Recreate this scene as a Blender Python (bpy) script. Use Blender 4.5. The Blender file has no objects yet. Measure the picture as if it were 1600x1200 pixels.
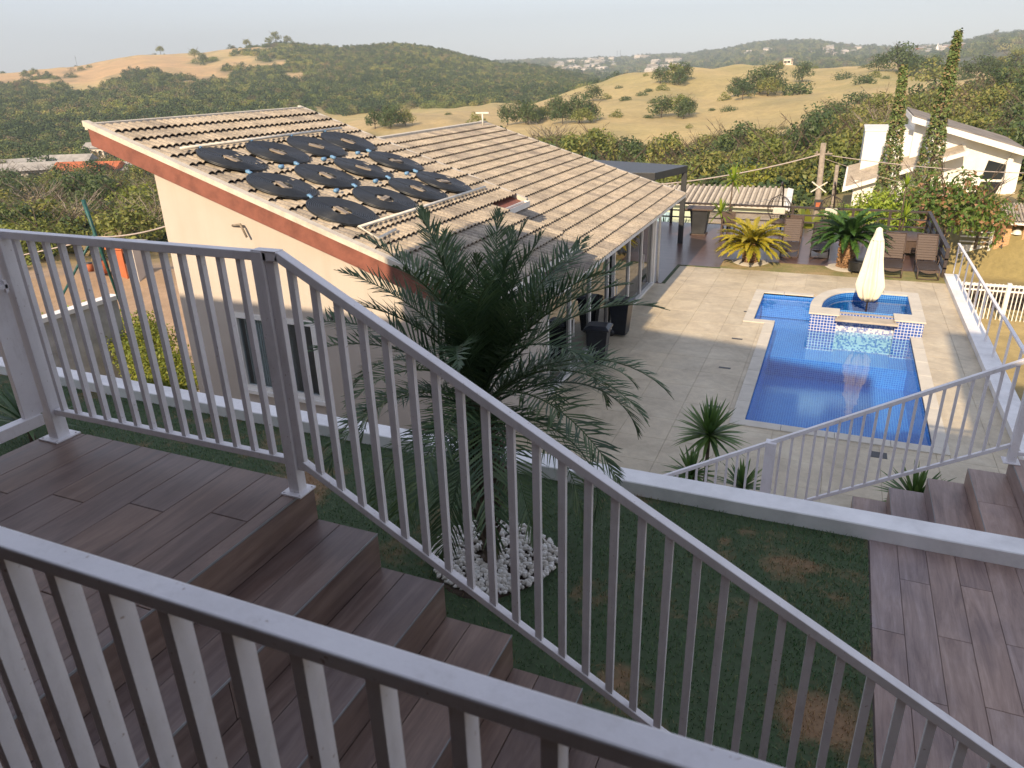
import bpy, bmesh, math, random
import numpy as np
from mathutils import Vector, Matrix, noise as mnoise
random.seed(7); np.random.seed(7)
S = bpy.context.scene
LAWN0 = -3.52
# ------------------------------------------------------------------ camera
CF, CP, CR, CY = 1144.87, .399723, -.0286149, -.415829      # focal length in px of a 1600 px frame, pitch, roll, yaw
fw = Vector((math.sin(CY)*math.cos(CP), math.cos(CY)*math.cos(CP), -math.sin(CP)))
rt0 = Vector((math.cos(CY), -math.sin(CY), 0)); up0 = rt0.cross(fw)
rt = math.cos(CR)*rt0 + math.sin(CR)*up0; up = -math.sin(CR)*rt0 + math.cos(CR)*up0
cd = bpy.data.cameras.new('camera'); cam = bpy.data.objects.new('camera', cd); S.collection.objects.link(cam)
cam.matrix_world = Matrix(((rt.x, up.x, -fw.x, 0), (rt.y, up.y, -fw.y, 0), (rt.z, up.z, -fw.z, 0), (0, 0, 0, 1)))
cd.sensor_width = 36; cd.lens = 36*CF/1600; cd.clip_start = .05; cd.clip_end = 20000
cd.dof.use_dof = True; cd.dof.focus_distance = 9; cd.dof.aperture_fstop = 9
S.camera = cam
# ------------------------------------------------------------------ sky, sun, exposure
SUN_EL, SUN_AZ = math.radians(29), math.radians(181.2)
w = bpy.data.worlds.new('World'); S.world = w; w.use_nodes = True
nt = w.node_tree; bg = nt.nodes['Background']; bg.inputs[1].default_value = .15
sky = nt.nodes.new('ShaderNodeTexSky'); sky.sky_type = 'NISHITA'; sky.sun_disc = False
sky.sun_elevation = SUN_EL; sky.sun_rotation = SUN_AZ; sky.air_density = 1.0; sky.dust_density = .6; sky.ozone_density = 1.6
hs = nt.nodes.new('ShaderNodeHueSaturation'); hs.inputs['Saturation'].default_value = .72; nt.links.new(sky.outputs[0], hs.inputs['Color'])
mx = nt.nodes.new('ShaderNodeMix'); mx.data_type = 'RGBA'; mx.inputs[0].default_value = .68; mx.inputs[7].default_value = (1.66, 1.70, 2.12, 1)   # hazy air: part of the sky is an even pale veil
nt.links.new(hs.outputs[0], mx.inputs[6]); nt.links.new(mx.outputs[2], bg.inputs[0])
sd = bpy.data.lights.new('sun', 'SUN'); sun = bpy.data.objects.new('sun', sd); S.collection.objects.link(sun)
sd.energy = 3.55; sd.angle = math.radians(.55); sd.color = (1, .79, .54)
sdir = Vector((math.sin(SUN_AZ)*math.cos(SUN_EL), math.cos(SUN_AZ)*math.cos(SUN_EL), math.sin(SUN_EL)))
sun.rotation_euler = sdir.to_track_quat('Z', 'Y').to_euler(); sun.location = (0, -20, 30)
S.render.engine = 'CYCLES'
S.view_settings.view_transform = 'Standard'; S.view_settings.look = 'None'
S.view_settings.exposure = 1.18; S.view_settings.gamma = 1
S.cycles.max_bounces = 8; S.cycles.transparent_max_bounces = 12; S.cycles.volume_bounces = 0
S.cycles.sample_clamp_indirect = 6; S.cycles.caustics_reflective = False; S.cycles.caustics_refractive = False
# ------------------------------------------------------------------ helpers
def ray(x, y): return (x-800)/CF*rt - (y-600)/CF*up + fw
def pix(p):                                   # only used to sort pieces by how large they show
    p = Vector(p); z = p.dot(fw); return (800+CF*p.dot(rt)/z, 600-CF*p.dot(up)/z, z)
U = random.uniform
def link(o): S.collection.objects.link(o); return o
def world(o):
    v = Vector((0, 0, 0))
    while o is not None: v += Vector(o.location); o = o.parent
    return v
def T(name, label, cat, loc=(0, 0, 0), group=None, rz=0):
    o = link(bpy.data.objects.new(name, None)); o.empty_display_size = .1
    o.location = loc; o.rotation_euler = (0, 0, rz)
    o['label'] = label; o['category'] = cat
    if group: o['group'] = group
    return o
def tag(o, label, cat, group=None):
    o['label'] = label; o['category'] = cat
    if group: o['group'] = group
    return o
def kind(o, k): o['kind'] = k; return o
class MB:
    def __init__(s): s.v = []; s.f = []; s.sm = []
    def add(s, vs, fs, smooth=False):
        n = len(s.v); s.v += [tuple(v) for v in vs]; s.f += [tuple(i+n for i in f) for f in fs]; s.sm += [smooth]*len(fs); return s
    def box(s, x0, x1, y0, y1, z0, z1):
        v = [(x, y, z) for z in (z0, z1) for y in (y0, y1) for x in (x0, x1)]
        return s.add(v, [(0, 2, 3, 1), (4, 5, 7, 6), (0, 1, 5, 4), (2, 6, 7, 3), (0, 4, 6, 2), (1, 3, 7, 5)])
    def bar(s, a, b, w, h, upv=(0, 0, 1)):
        a = Vector(a); b = Vector(b); d = (b-a).normalized(); u = Vector(upv)
        if abs(d.dot(u)) > .99: u = Vector((0, 1, 0))
        sx = d.cross(u).normalized()*w/2; sz = sx.cross(d).normalized()*h/2
        v = [p+i*sx+j*sz for p in (a, b) for i, j in ((-1, -1), (1, -1), (1, 1), (-1, 1))]
        return s.add(v, [(0, 1, 2, 3), (7, 6, 5, 4), (0, 4, 5, 1), (1, 5, 6, 2), (2, 6, 7, 3), (3, 7, 4, 0)])
    def tube(s, pts, r, n=6, cap=True):
        pts = [Vector(p) for p in pts]; vs = []; fs = []; m = len(pts)
        rs = r if isinstance(r, (list, tuple)) else [r]*m
        nrm = None
        for i, p in enumerate(pts):
            d = (pts[min(i+1, m-1)]-pts[max(i-1, 0)]).normalized()
            if nrm is None: nrm = d.cross(Vector((0, 0, 1)) if abs(d.z) < .9 else Vector((1, 0, 0))).normalized()
            nrm = (nrm-d*nrm.dot(d)).normalized(); b = d.cross(nrm)
            for k in range(n):
                a = 2*math.pi*k/n; vs.append(p+(nrm*math.cos(a)+b*math.sin(a))*rs[i])
        for i in range(m-1):
            for k in range(n):
                k2 = (k+1) % n; fs.append((i*n+k, i*n+k2, (i+1)*n+k2, (i+1)*n+k))
        if cap: fs += [tuple(range(n))[::-1], tuple((m-1)*n+k for k in range(n))]
        return s.add(vs, fs, True)
    def lathe(s, prof, c=(0, 0, 0), n=16, flute=None):
        vs = []; fs = []
        for r, z in prof:
            for k in range(n):
                a = 2*math.pi*k/n; q = r*(flute(a, z) if flute else 1)
                vs.append((c[0]+q*math.cos(a), c[1]+q*math.sin(a), c[2]+z))
        for i in range(len(prof)-1):
            for k in range(n):
                k2 = (k+1) % n; fs.append((i*n+k, i*n+k2, (i+1)*n+k2, (i+1)*n+k))
        return s.add(vs, fs, True)
    def prism(s, poly, z0, z1):
        n = len(poly); v = [(x, y, z0) for x, y in poly]+[(x, y, z1) for x, y in poly]
        return s.add(v, [tuple(range(n))[::-1], tuple(range(n, 2*n))]+[(i, (i+1) % n, n+(i+1) % n, n+i) for i in range(n)])
    def mesh(s, name, m=None):
        me = bpy.data.meshes.new(name); me.from_pydata(s.v, [], s.f); me.polygons.foreach_set('use_smooth', s.sm)
        if m: me.materials.append(m)
        me.update(); return me
    def build(s, name, m=None, parent=None, bev=0, local=False):
        if parent is not None and not local:
            q = world(parent); s.v = [(a-q.x, b-q.y, c-q.z) for a, b, c in s.v]
        o = link(bpy.data.objects.new(name, s.mesh(name, m))); o.parent = parent
        if bev:
            b = o.modifiers.new('bevel', 'BEVEL'); b.width = bev; b.segments = 2; b.limit_method = 'ANGLE'
        return o
def inst(name, me, parent, loc, rz=0, sc=None, local=False):
    o = link(bpy.data.objects.new(name, me)); o.parent = parent
    q = Vector((0, 0, 0)) if (parent is None or local) else world(parent)
    o.location = Vector(loc)-q; o.rotation_euler = (0, 0, rz)
    if sc: o.scale = sc if not isinstance(sc, (int, float)) else (sc,)*3
    return o
def tree_copy(o, parent=None):
    c = o.copy(); link(c); c.parent = parent
    for ch in list(o.children): tree_copy(ch, c)
    return c
# ------------------------------------------------------------------ materials
class NT:
    def __init__(s, name, rough=.6, metal=0, spec=.5):
        s.m = bpy.data.materials.new(name); s.m.use_nodes = True; s.t = s.m.node_tree; s.n = s.t.nodes; s.b = s.n['Principled BSDF']
        s.b.inputs['Roughness'].default_value = rough; s.b.inputs['Metallic'].default_value = metal; s.b.inputs['Specular IOR Level'].default_value = spec
    def new(s, k, **kw):
        x = s.n.new('ShaderNode'+k)
        for a, v in kw.items(): setattr(x, a, v)
        return x
    def l(s, a, b): s.t.links.new(a, b)
    def pos(s, scale=(1, 1, 1), rot=(0, 0, 0), obj=False):
        g = s.new('TexCoord').outputs['Object'] if obj else s.new('NewGeometry').outputs['Position']
        m = s.new('Mapping'); m.inputs['Scale'].default_value = scale; m.inputs['Rotation'].default_value = rot
        s.l(g, m.inputs[0]); return m.outputs[0]
    def noise(s, vec, scale, detail=4, rough=.55, dist=0):
        x = s.new('TexNoise'); x.inputs['Scale'].default_value = scale; x.inputs['Detail'].default_value = detail
        x.inputs['Roughness'].default_value = rough; x.inputs['Distortion'].default_value = dist; s.l(vec, x.inputs['Vector']); return x.outputs[0]
    def ramp(s, f, st):
        r = s.new('ValToRGB'); e = r.color_ramp.elements
        while len(e) < len(st): e.new(.5)
        for k, (p, c) in enumerate(st): e[k].position = p; e[k].color = (*c, 1) if len(c) == 3 else c
        s.l(f, r.inputs[0]); return r.outputs[0]
    def mix(s, f, a, b, mode='MIX'):
        x = s.new('Mix'); x.data_type = 'RGBA'; x.blend_type = mode
        for i, v in ((0, f), (6, a), (7, b)):
            if isinstance(v, (int, float)): x.inputs[i].default_value = v
            elif isinstance(v, tuple): x.inputs[i].default_value = (*v, 1)
            else: s.l(v, x.inputs[i])
        return x.outputs[2]
    def math(s, op, a, b=None):
        x = s.new('Math'); x.operation = op
        for i, v in ((0, a), (1, b)):
            if v is None: continue
            if isinstance(v, (int, float)): x.inputs[i].default_value = v
            else: s.l(v, x.inputs[i])
        return x.outputs[0]
    def rnd(s):
        return s.math('FRACT', s.math('ADD', s.new('ObjectInfo').outputs['Random'], s.new('NewGeometry').outputs['Random Per Island']))
    def col(s, c): s.l(c, s.b.inputs['Base Color']) if not isinstance(c, tuple) else setattr(s.b.inputs['Base Color'], 'default_value', (*c, 1)); return s
    def bump(s, h, st=.3, d=.01):
        x = s.new('Bump'); x.inputs['Strength'].default_value = st; x.inputs['Distance'].default_value = d; s.l(h, x.inputs['Height']); s.l(x.outputs[0], s.b.inputs['Normal']); return s
def plain(name, c, rough=.6, metal=0, var=.12, sc=3, bump=.08, spec=.5):
    t = NT(name, rough, metal, spec); p = t.pos()
    n = t.noise(p, sc, 6, .65); c2 = tuple(x*(1-2*var) for x in c); c3 = tuple(min(1, x*(1+var)) for x in c)
    t.col(t.ramp(n, [(.3, c2), (.55, c), (.75, c3)]))
    if bump: t.bump(t.noise(p, 60, 3), bump, .004)
    return t.m
M = {}
t = NT('rail_paint', .42); p = t.pos()
c = t.ramp(t.noise(p, 4, 7, .68), [(.3, (.70, .675, .68)), (.5, (.80, .775, .79)), (.7, (.85, .83, .84))])
c = t.mix(t.ramp(t.noise(p, 75, 2, .5), [(.70, (0, 0, 0)), (.76, (.7, .7, .7))]), c, (.30, .20, .14))
c = t.mix(t.ramp(t.noise(t.pos((1, 1, .25)), 22, 6, .75), [(.52, (0, 0, 0)), (.75, (.30, .30, .30))]), c, (.42, .39, .36)); t.col(c)
t.bump(t.noise(p, 120, 3), .12, .002); t.l(t.ramp(t.noise(p, 9, 4), [(.3, (.30,)*3), (.7, (.55,)*3)]), t.b.inputs['Roughness']); M['rail'] = t.m
M['white'] = plain('white_paint', (.78, .76, .72), .5, 0, .06, 1.5)
M['whitewall'] = plain('white_rendered_wall', (.84, .83, .82), .65, 0, .10, 2.2, .2)
t = NT('cream_render', .88); p = t.pos()
c = t.ramp(t.noise(p, .9, 7, .6), [(.3, (.46, .405, .35)), (.6, (.50, .445, .39))])
c = t.mix(t.ramp(t.noise(t.pos((2.2, 2.2, .16)), 1.6, 6, .7), [(.50, (0, 0, 0)), (.78, (.45, .45, .45))]), c, (.40, .345, .28)); t.col(c); t.bump(t.noise(p, 45, 4, .7), .35, .004); M['cream'] = t.m
M['fascia'] = plain('red_timber_fascia', (.235, .085, .058), .55, 0, .18, 4, .1)
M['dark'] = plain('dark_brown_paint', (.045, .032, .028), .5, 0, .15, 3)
M['darkgrey'] = plain('dark_grey_metal', (.05, .052, .056), .45, .3, .12, 3)
M['black'] = plain('black_plastic', (.018, .019, .021), .35, 0, .2, 6)
M['bin'] = plain('bin_plastic', (.014, .018, .026), .38, 0, .25, 5)
M['concrete'] = plain('concrete', (.30, .28, .25), .85, 0, .2, 1.2, .3)
M['pvc'] = plain('white_pvc_pipe', (.68, .64, .56), .5, 0, .15, 6)
M['blue'] = plain('blue_fitting', (.16, .32, .52), .4, 0, .15, 20)
M['cloth'] = plain('cream_canvas', (.78, .74, .60), .85, 0, .05, 4, .2)
M['porch'] = plain('porch_wall', (.16, .13, .11), .8, 0, .1, 2)
M['brick'] = None
M['trunk'] = plain('bark', (.11, .08, .055), .9, 0, .35, 8, .6)
M['pole'] = plain('weathered_pole', (.30, .25, .20), .85, 0, .2, 6, .3)
M['greenpole'] = plain('green_painted_pole', (.015, .09, .085), .5, 0, .3, 9)
M['wire'] = plain('cable', (.45, .38, .34), .6)
M['orange'] = plain('orange_clay_roof', (.46, .13, .05), .8, 0, .2, .6)
M['paleroof'] = plain('pale_roof', (.36, .34, .31), .8, 0, .2, .5)
M['town'] = plain('town_render', (.62, .55, .47), .85, 0, .15, .08, 0)
M['towng'] = plain('town_render_grey', (.45, .42, .38), .85, 0, .15, .08, 0)
M['mint'] = plain('mint_render', (.50, .55, .42), .8, 0, .06, .7)
M['rope'] = plain('rope', (.30, .26, .20), .8)
# wood look tiles (grain runs along Y)
def woodtile(name, c1, c2, c3):
    t = NT(name, .42); r = t.rnd()
    p = t.pos((9, .9, 9)); off = t.new('VectorMath', operation='ADD'); sc = t.new('CombineXYZ'); k = t.math('MULTIPLY', r, 37.)
    t.l(k, sc.inputs[0]); t.l(k, sc.inputs[1]); t.l(p, off.inputs[0]); t.l(sc.outputs[0], off.inputs[1])
    n = t.noise(off.outputs[0], 1.6, 8, .66, .8); n2 = t.noise(off.outputs[0], 9, 4, .6)
    base = t.ramp(n, [(.30, c1), (.48, c2), (.66, c3)])
    tone = t.ramp(r, [(0, (.80, .76, .80)), (.35, (1.02, .96, .92)), (.7, (.9, .92, 1.0)), (1, (1.12, 1.02, .94))])
    base = t.mix(1, base, tone, 'MULTIPLY'); base = t.mix(t.math('MULTIPLY', n2, .35), base, (.05, .035, .03), 'MIX')
    blot = t.ramp(t.noise(t.pos((1.3, .8, 1.3)), 2.2, 5, .6), [(.42, (1, 1, 1)), (.68, (.66, .68, .76))])
    base = t.mix(.8, base, blot, 'MULTIPLY')
    t.col(base); t.bump(n2, .25, .002)
    t.l(t.ramp(n, [(.3, (.34,)*3), (.7, (.52,)*3)]), t.b.inputs['Roughness']); return t.m
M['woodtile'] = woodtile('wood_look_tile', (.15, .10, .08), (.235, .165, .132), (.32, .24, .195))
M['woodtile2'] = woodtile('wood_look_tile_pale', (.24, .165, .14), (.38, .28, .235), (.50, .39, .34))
M['grout'] = plain('dark_grout', (.11, .09, .08), .9)
M['edge'] = plain('tile_edge_strip', (.30, .31, .32), .35, .2)
# floor porcelain
t = NT('stone_floor_tile', .5); p = t.pos(); r = t.rnd()
n = t.noise(p, 1.1, 8, .62, 1.2); n2 = t.noise(p, 7, 6, .7, .5)
c = t.ramp(n, [(.3, (.45, .385, .28)), (.5, (.55, .475, .345)), (.72, (.62, .55, .41))])
c = t.mix(.5, c, t.ramp(n2, [(.35, (.78, .78, .78)), (.6, (1.04, 1.04, 1.03))]), 'MULTIPLY')
c = t.mix(1, c, t.ramp(r, [(0, (.95, .95, .95)), (1, (1.04, 1.03, 1.02))]), 'MULTIPLY')
c = t.mix(.8, c, t.ramp(t.noise(p, .38, 6, .66, .8), [(.36, (.80, .79, .77)), (.52, (1, 1, 1)), (.7, (1.07, 1.05, 1.0))]), 'MULTIPLY')
c = t.mix(t.ramp(t.noise(p, 2.6, 6, .72, 1.5), [(.60, (0, 0, 0)), (.66, (.35, .35, .35)), (.72, (0, 0, 0))]), c, (.36, .31, .24)); t.col(c); t.bump(n2, .1, .002); M['floor'] = t.m
M['floorgrout'] = plain('floor_grout', (.38, .34, .28), .9)
M['coping'] = plain('pool_coping', (.58, .54, .46), .7, 0, .07, 3, .15)
M['lip'] = plain('spillway_stone', (.46, .40, .32), .7, 0, .12, 3, .15)
# pool mosaic: procedural squares on all faces
def mosaic(name, a, b, grout, size=.055, mottle=False):
    t = NT(name, .22); g = t.new('NewGeometry'); sp = t.new('SeparateXYZ'); t.l(g.outputs['Position'], sp.inputs[0])
    sn = t.new('SeparateXYZ'); t.l(g.outputs['Normal'], sn.inputs[0])
    def line(o):
        f = t.math('FRACT', t.math('MULTIPLY', o, 1/size)); return t.math('GREATER_THAN', t.math('ABSOLUTE', t.math('SUBTRACT', f, .5)), .40)
    ms = []
    for i in range(3):
        ms.append(t.math('MULTIPLY', line(sp.outputs[i]), t.math('LESS_THAN', t.math('ABSOLUTE', sn.outputs[i]), .6)))
    m = t.math('MAXIMUM', t.math('MAXIMUM', ms[0], ms[1]), ms[2])
    vo = t.new('TexWhiteNoise'); vm = t.new('VectorMath', operation='SCALE'); vm.inputs['Scale'].default_value = 1/size
    fl = t.new('VectorMath', operation='FLOOR'); ad = t.new('VectorMath', operation='ADD'); ad.inputs[1].default_value = (.013, .017, .011)
    t.l(g.outputs['Position'], ad.inputs[0]); t.l(ad.outputs[0], vm.inputs[0]); t.l(vm.outputs[0], fl.inputs[0]); t.l(fl.outputs[0], vo.inputs[0])
    st = [(0, a), (.5, b), (1, a)] if not mottle else [(0, a), (.42, b), (.5, (.75, .72, .7)), (1, (.8, .78, .76))]
    c = t.ramp(vo.outputs['Value'], st); t.col(t.mix(m, c, grout)); return t.m
M['mosaic'] = mosaic('blue_pool_mosaic', (.008, .115, .46), (.02, .18, .58), (.14, .34, .66))
M['mosaicw'] = mosaic('blue_and_white_mosaic', (.02, .07, .32), (.04, .12, .42), (.62, .62, .66), .075)
M['mosaicf'] = mosaic('spillway_mosaic', (.03, .10, .42), (.10, .2, .5), (.62, .6, .6), .04, True)
def schlick(t, f0, nrm=None):
    g = t.new('NewGeometry'); d = t.new('VectorMath', operation='DOT_PRODUCT'); t.l(g.outputs['Incoming'], d.inputs[0]); t.l(nrm if nrm is not None else g.outputs['Normal'], d.inputs[1])
    k = t.math('SUBTRACT', 1, t.math('ABSOLUTE', d.outputs['Value'])); return t.math('MINIMUM', 1, t.math('ADD', f0, t.math('MULTIPLY', t.math('POWER', k, 5), 1-f0)))
# water
def water(name, tint, bs):
    t = NT(name); t.n.remove(t.b); out = t.n['Material Output']
    tr = t.new('BsdfTransparent'); tr.inputs[0].default_value = (*tint, 1); gl = t.new('BsdfGlossy'); gl.inputs['Roughness'].default_value = .015
    mx = t.new('MixShader')
    p = t.pos((1, .55, 1)); bp = t.new('Bump'); bp.inputs['Strength'].default_value = bs; bp.inputs['Distance'].default_value = .05
    t.l(t.math('ADD', t.noise(p, 1.6, 3, .5, .6), t.math('MULTIPLY', t.noise(p, 7, 2), .12)), bp.inputs['Height'])
    t.l(bp.outputs[0], gl.inputs['Normal'])
    t.l(schlick(t, .035, bp.outputs[0]), mx.inputs[0]); t.l(tr.outputs[0], mx.inputs[1]); t.l(gl.outputs[0], mx.inputs[2]); t.l(mx.outputs[0], out.inputs[0]); return t.m
M['water'] = water('pool_water', (.62, .88, 1.0), .16)
M['spawater'] = water('spa_water', (.42, .70, .78), .12)
# window glass
t = NT('tinted_glass'); t.n.remove(t.b); tr = t.new('BsdfTransparent'); tr.inputs[0].default_value = (.22, .25, .27, 1)
gl = t.new('BsdfGlossy'); gl.inputs['Roughness'].default_value = .01; gl.inputs[0].default_value = (.9, .9, .9, 1)
mx = t.new('MixShader')
t.l(schlick(t, .16), mx.inputs[0]); t.l(tr.outputs[0], mx.inputs[1]); t.l(gl.outputs[0], mx.inputs[2]); t.l(mx.outputs[0], t.n['Material Output'].inputs[0]); M['glass'] = t.m
t = NT('dark_glass', .05); t.col((.02, .025, .03)); M['dglass'] = t.m
t = NT('clear_glass'); t.n.remove(t.b); tr = t.new('BsdfTransparent'); tr.inputs[0].default_value = (.70, .76, .78, 1); gl = t.new('BsdfGlossy'); gl.inputs['Roughness'].default_value = .01; mx = t.new('MixShader')
t.l(schlick(t, .06), mx.inputs[0]); t.l(tr.outputs[0], mx.inputs[1]); t.l(gl.outputs[0], mx.inputs[2]); t.l(mx.outputs[0], t.n['Material Output'].inputs[0]); M['glass2'] = t.m
# roof tiles
t = NT('weathered_concrete_roof_tile', .9); p = t.pos(); r = t.rnd()
n = t.noise(p, 2.2, 7, .7, .6); n2 = t.noise(p, 26, 5, .7)
c = t.ramp(n, [(.28, (.21, .185, .155)), (.46, (.35, .31, .255)), (.66, (.455, .405, .335))])
c = t.mix(.75, c, t.ramp(n2, [(.36, (.52, .51, .50)), (.56, (1.05, 1.03, 1.0))]), 'MULTIPLY')
c = t.mix(1, c, t.ramp(r, [(0, (.74, .73, .74)), (.4, (1, .98, .95)), (1, (1.12, 1.08, 1.02))]), 'MULTIPLY'); t.col(c); t.bump(n2, .5, .004); M['tile'] = t.m
M['rooftrim'] = plain('roof_trim_mortar', (.58, .53, .45), .85, 0, .12, 5, .2)
# heater tube
M['coil'] = plain('black_rubber_tube', (.022, .026, .032), .42, 0, .25, 12, 0)
# wicker
t = NT('brown_wicker', .6); p = t.pos((1, 1, 1)); wv = t.new('TexWave'); wv.inputs['Scale'].default_value = 26; t.l(p, wv.inputs['Vector'])
t.col(t.ramp(wv.outputs['Fac'], [(.2, (.035, .023, .018)), (.7, (.125, .083, .062))])); M['wicker'] = t.m
M['wickerdark'] = plain('dark_wicker', (.05, .036, .03), .6, 0, .3, 30)
M['deck'] = None
t = NT('dark_timber_deck', .28); p = t.pos(); sp = t.new('SeparateXYZ'); t.l(p, sp.inputs[0])
f = t.math('FRACT', t.math('MULTIPLY', sp.outputs[1], 1/.14)); gp = t.math('GREATER_THAN', f, .93)
n = t.noise(t.pos((.8, 6, 1)), 1.4, 6, .6)
c = t.ramp(n, [(.3, (.07, .038, .032)), (.7, (.15, .09, .075))]); t.col(t.mix(gp, c, (.02, .012, .01))); M['deck'] = t.m
# brick
t = NT('orange_face_brick', .85); b = t.new('TexBrick'); b.inputs['Color1'].default_value = (.55, .30, .14, 1); b.inputs['Color2'].default_value = (.48, .25, .12, 1)
b.inputs['Mortar'].default_value = (.5, .36, .22, 1); b.inputs['Scale'].default_value = 3; b.inputs['Mortar Size'].default_value = .03
mp = t.pos((1, 1, 1), (math.radians(90), 0, 0)); t.l(mp, b.inputs['Vector']); t.col(b.outputs[0]); M['brick'] = t.m
# ground
def groundmat(name):
    t = NT(name, .95); a = t.new('VertexColor'); a.layer_name = 'col'; p = t.pos()
    n = t.noise(p, .05, 8, .7); n2 = t.noise(p, .6, 6, .7); n3 = t.noise(p, 5, 5, .7)
    k = t.mix(.8, t.ramp(n, [(.3, (.72, .74, .72)), (.7, (1.2, 1.16, 1.1))]), t.ramp(n2, [(.3, (.74, .74, .74)), (.7, (1.14, 1.14, 1.12))]), 'MULTIPLY')
    k = t.mix(.6, k, t.ramp(n3, [(.3, (.7, .7, .7)), (.7, (1.15, 1.15, 1.15))]), 'MULTIPLY')
    t.col(t.mix(1, a.outputs[0], k, 'MULTIPLY')); return t.m
M['ground'] = groundmat('terrain')
def soil(name, c1, c2, c3, s=1.4):
    t = NT(name, .95); p = t.pos(); n = t.noise(p, s, 8, .7, .4); n2 = t.noise(p, 14, 5, .7)
    c = t.ramp(n, [(.34, c1), (.5, c2), (.66, c3)]); t.col(t.mix(.6, c, t.ramp(n2, [(.3, (.6, .6, .6)), (.7, (1.2, 1.2, 1.2))]), 'MULTIPLY')); t.bump(n2, .6, .02); return t.m
PATCH = ((.03, 5.04, .24), (.20, 5.15, .16), (-.33, 5.42, .13), (-.45, 5.22, .09), (-4.2, 4.6, .6), (-3.1, 3.2, .4), (.25, 3.6, .35), (-.9, 3.4, .3))      # scorched patches in the turf
def worn_of(t, p, big, r):
    wn_ = t.math('ADD', big, t.math('MULTIPLY', t.math('SUBTRACT', r, .5), .25)) if r is not None else big
    for (cx_, cy_, rr_) in PATCH:
        dn = t.new('VectorMath', operation='DISTANCE'); dn.inputs[1].default_value = (cx_, cy_, LAWN0); t.l(p, dn.inputs[0])
        wn_ = t.math('ADD', wn_, t.math('MULTIPLY', t.math('MAXIMUM', 0, t.math('SUBTRACT', 1, t.math('MULTIPLY', dn.outputs['Value'], 1/rr_))), .26))
    fine = t.noise(p, 9, 6, .7, .6); return t.math('ADD', wn_, t.math('MULTIPLY', t.math('SUBTRACT', fine, .5), .42))
t = NT('lawn_soil', .95); p = t.pos(); big = t.noise(p, 1.5, 5, .62, .3); n2 = t.noise(p, 30, 5, .7)
c = t.mix(t.ramp(worn_of(t, p, big, None), [(.56, (0, 0, 0)), (.80, (1, 1, 1))]), (.055, .085, .038), (.24, .15, .08)); t.col(t.mix(.6, c, t.ramp(n2, [(.3, (.6, .6, .6)), (.7, (1.3, 1.3, 1.3))]), 'MULTIPLY')); M['lawnbase'] = t.m
M['drylawn'] = soil('dry_lawn', (.14, .17, .045), (.26, .23, .09), (.42, .30, .16), .9)
M['drive'] = soil('tan_driveway', (.34, .26, .18), (.42, .33, .23), (.48, .38, .27), .4)
M['soil'] = soil('garden_soil', (.05, .035, .025), (.08, .055, .04), (.11, .08, .055))
def leafmat(name, cols, tr=.35, rough=.55):
    t = NT(name, rough); r = t.rnd(); oi = t.new('ObjectInfo').outputs['Random']
    n = t.noise(t.pos(), .35, 3)
    c = t.ramp(t.math('FRACT', t.math('ADD', t.math('MULTIPLY', r, .55), t.math('MULTIPLY', oi, .9))), cols)
    c = t.mix(.7, c, t.ramp(n, [(.3, (.72, .76, .72)), (.7, (1.2, 1.16, 1.05))]), 'MULTIPLY'); t.col(c)
    d = t.new('BsdfTranslucent'); t.l(c, d.inputs[0]); mx = t.new('MixShader'); mx.inputs[0].default_value = tr
    t.l(t.b.outputs[0], mx.inputs[1]); t.l(d.outputs[0], mx.inputs[2]); t.l(mx.outputs[0], t.n['Material Output'].inputs[0]); return t.m
M['leafA'] = leafmat('forest_foliage', [(0, (.10, .15, .035)), (.3, (.24, .26, .06)), (.6, (.15, .19, .045)), (.85, (.34, .31, .08)), (1, (.19, .20, .055))])
def farleaf(name, cols):
    t = NT(name, .9, 0, .1); oi = t.new('ObjectInfo').outputs['Random']; isl = t.new('NewGeometry').outputs['Random Per Island']
    c = t.ramp(oi, cols); c = t.mix(.85, c, t.ramp(t.noise(t.pos(), .012, 4, .6), [(.36, (.62, .72, .66)), (.5, (1, 1, .95)), (.64, (1.45, 1.32, 1.05))]), 'MULTIPLY'); c = t.mix(.5, c, t.ramp(isl, [(0, (.7, .72, .7)), (1, (1.25, 1.22, 1.2))]), 'MULTIPLY'); t.col(c); return t.m
M['farA'] = farleaf('far_foliage', [(0, (.09, .14, .045)), (.3, (.20, .22, .07)), (.6, (.13, .17, .055)), (.8, (.27, .25, .095)), (1, (.16, .19, .065))])
M['farB'] = farleaf('far_dark_foliage', [(0, (.05, .08, .04)), (1, (.08, .11, .05))])
M['farD'] = farleaf('far_dry_foliage', [(0, (.15, .12, .075)), (1, (.19, .155, .10))])
M['leafB'] = leafmat('dark_foliage', [(0, (.045, .085, .03)), (.5, (.075, .12, .038)), (1, (.12, .155, .045))])
M['leafD'] = leafmat('dry_foliage', [(0, (.26, .20, .12)), (.5, (.32, .26, .15)), (1, (.21, .21, .09))])
M['leafY'] = leafmat('yellow_green_foliage', [(0, (.18, .22, .03)), (.5, (.30, .30, .04)), (1, (.14, .20, .03))])
M['mango'] = leafmat('mango_foliage', [(0, (.07, .14, .02)), (.45, (.15, .24, .04)), (.7, (.10, .17, .03)), (.86, (.20, .22, .05)), (.93, (.40, .20, .11)), (1, (.34, .18, .10))])
t = NT('cypress_foliage', .8); r = t.new('NewGeometry').outputs['Random Per Island']
t.col(t.ramp(r, [(0, (.06, .11, .035)), (.5, (.13, .18, .05)), (.78, (.17, .20, .06)), (.86, (.27, .19, .10)), (1, (.24, .18, .09))])); M['cyp'] = t.m
M['palm'] = leafmat('palm_leaf', [(0, (.05, .095, .05)), (.5, (.08, .14, .065)), (1, (.12, .18, .075))], .25, .4)
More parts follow.
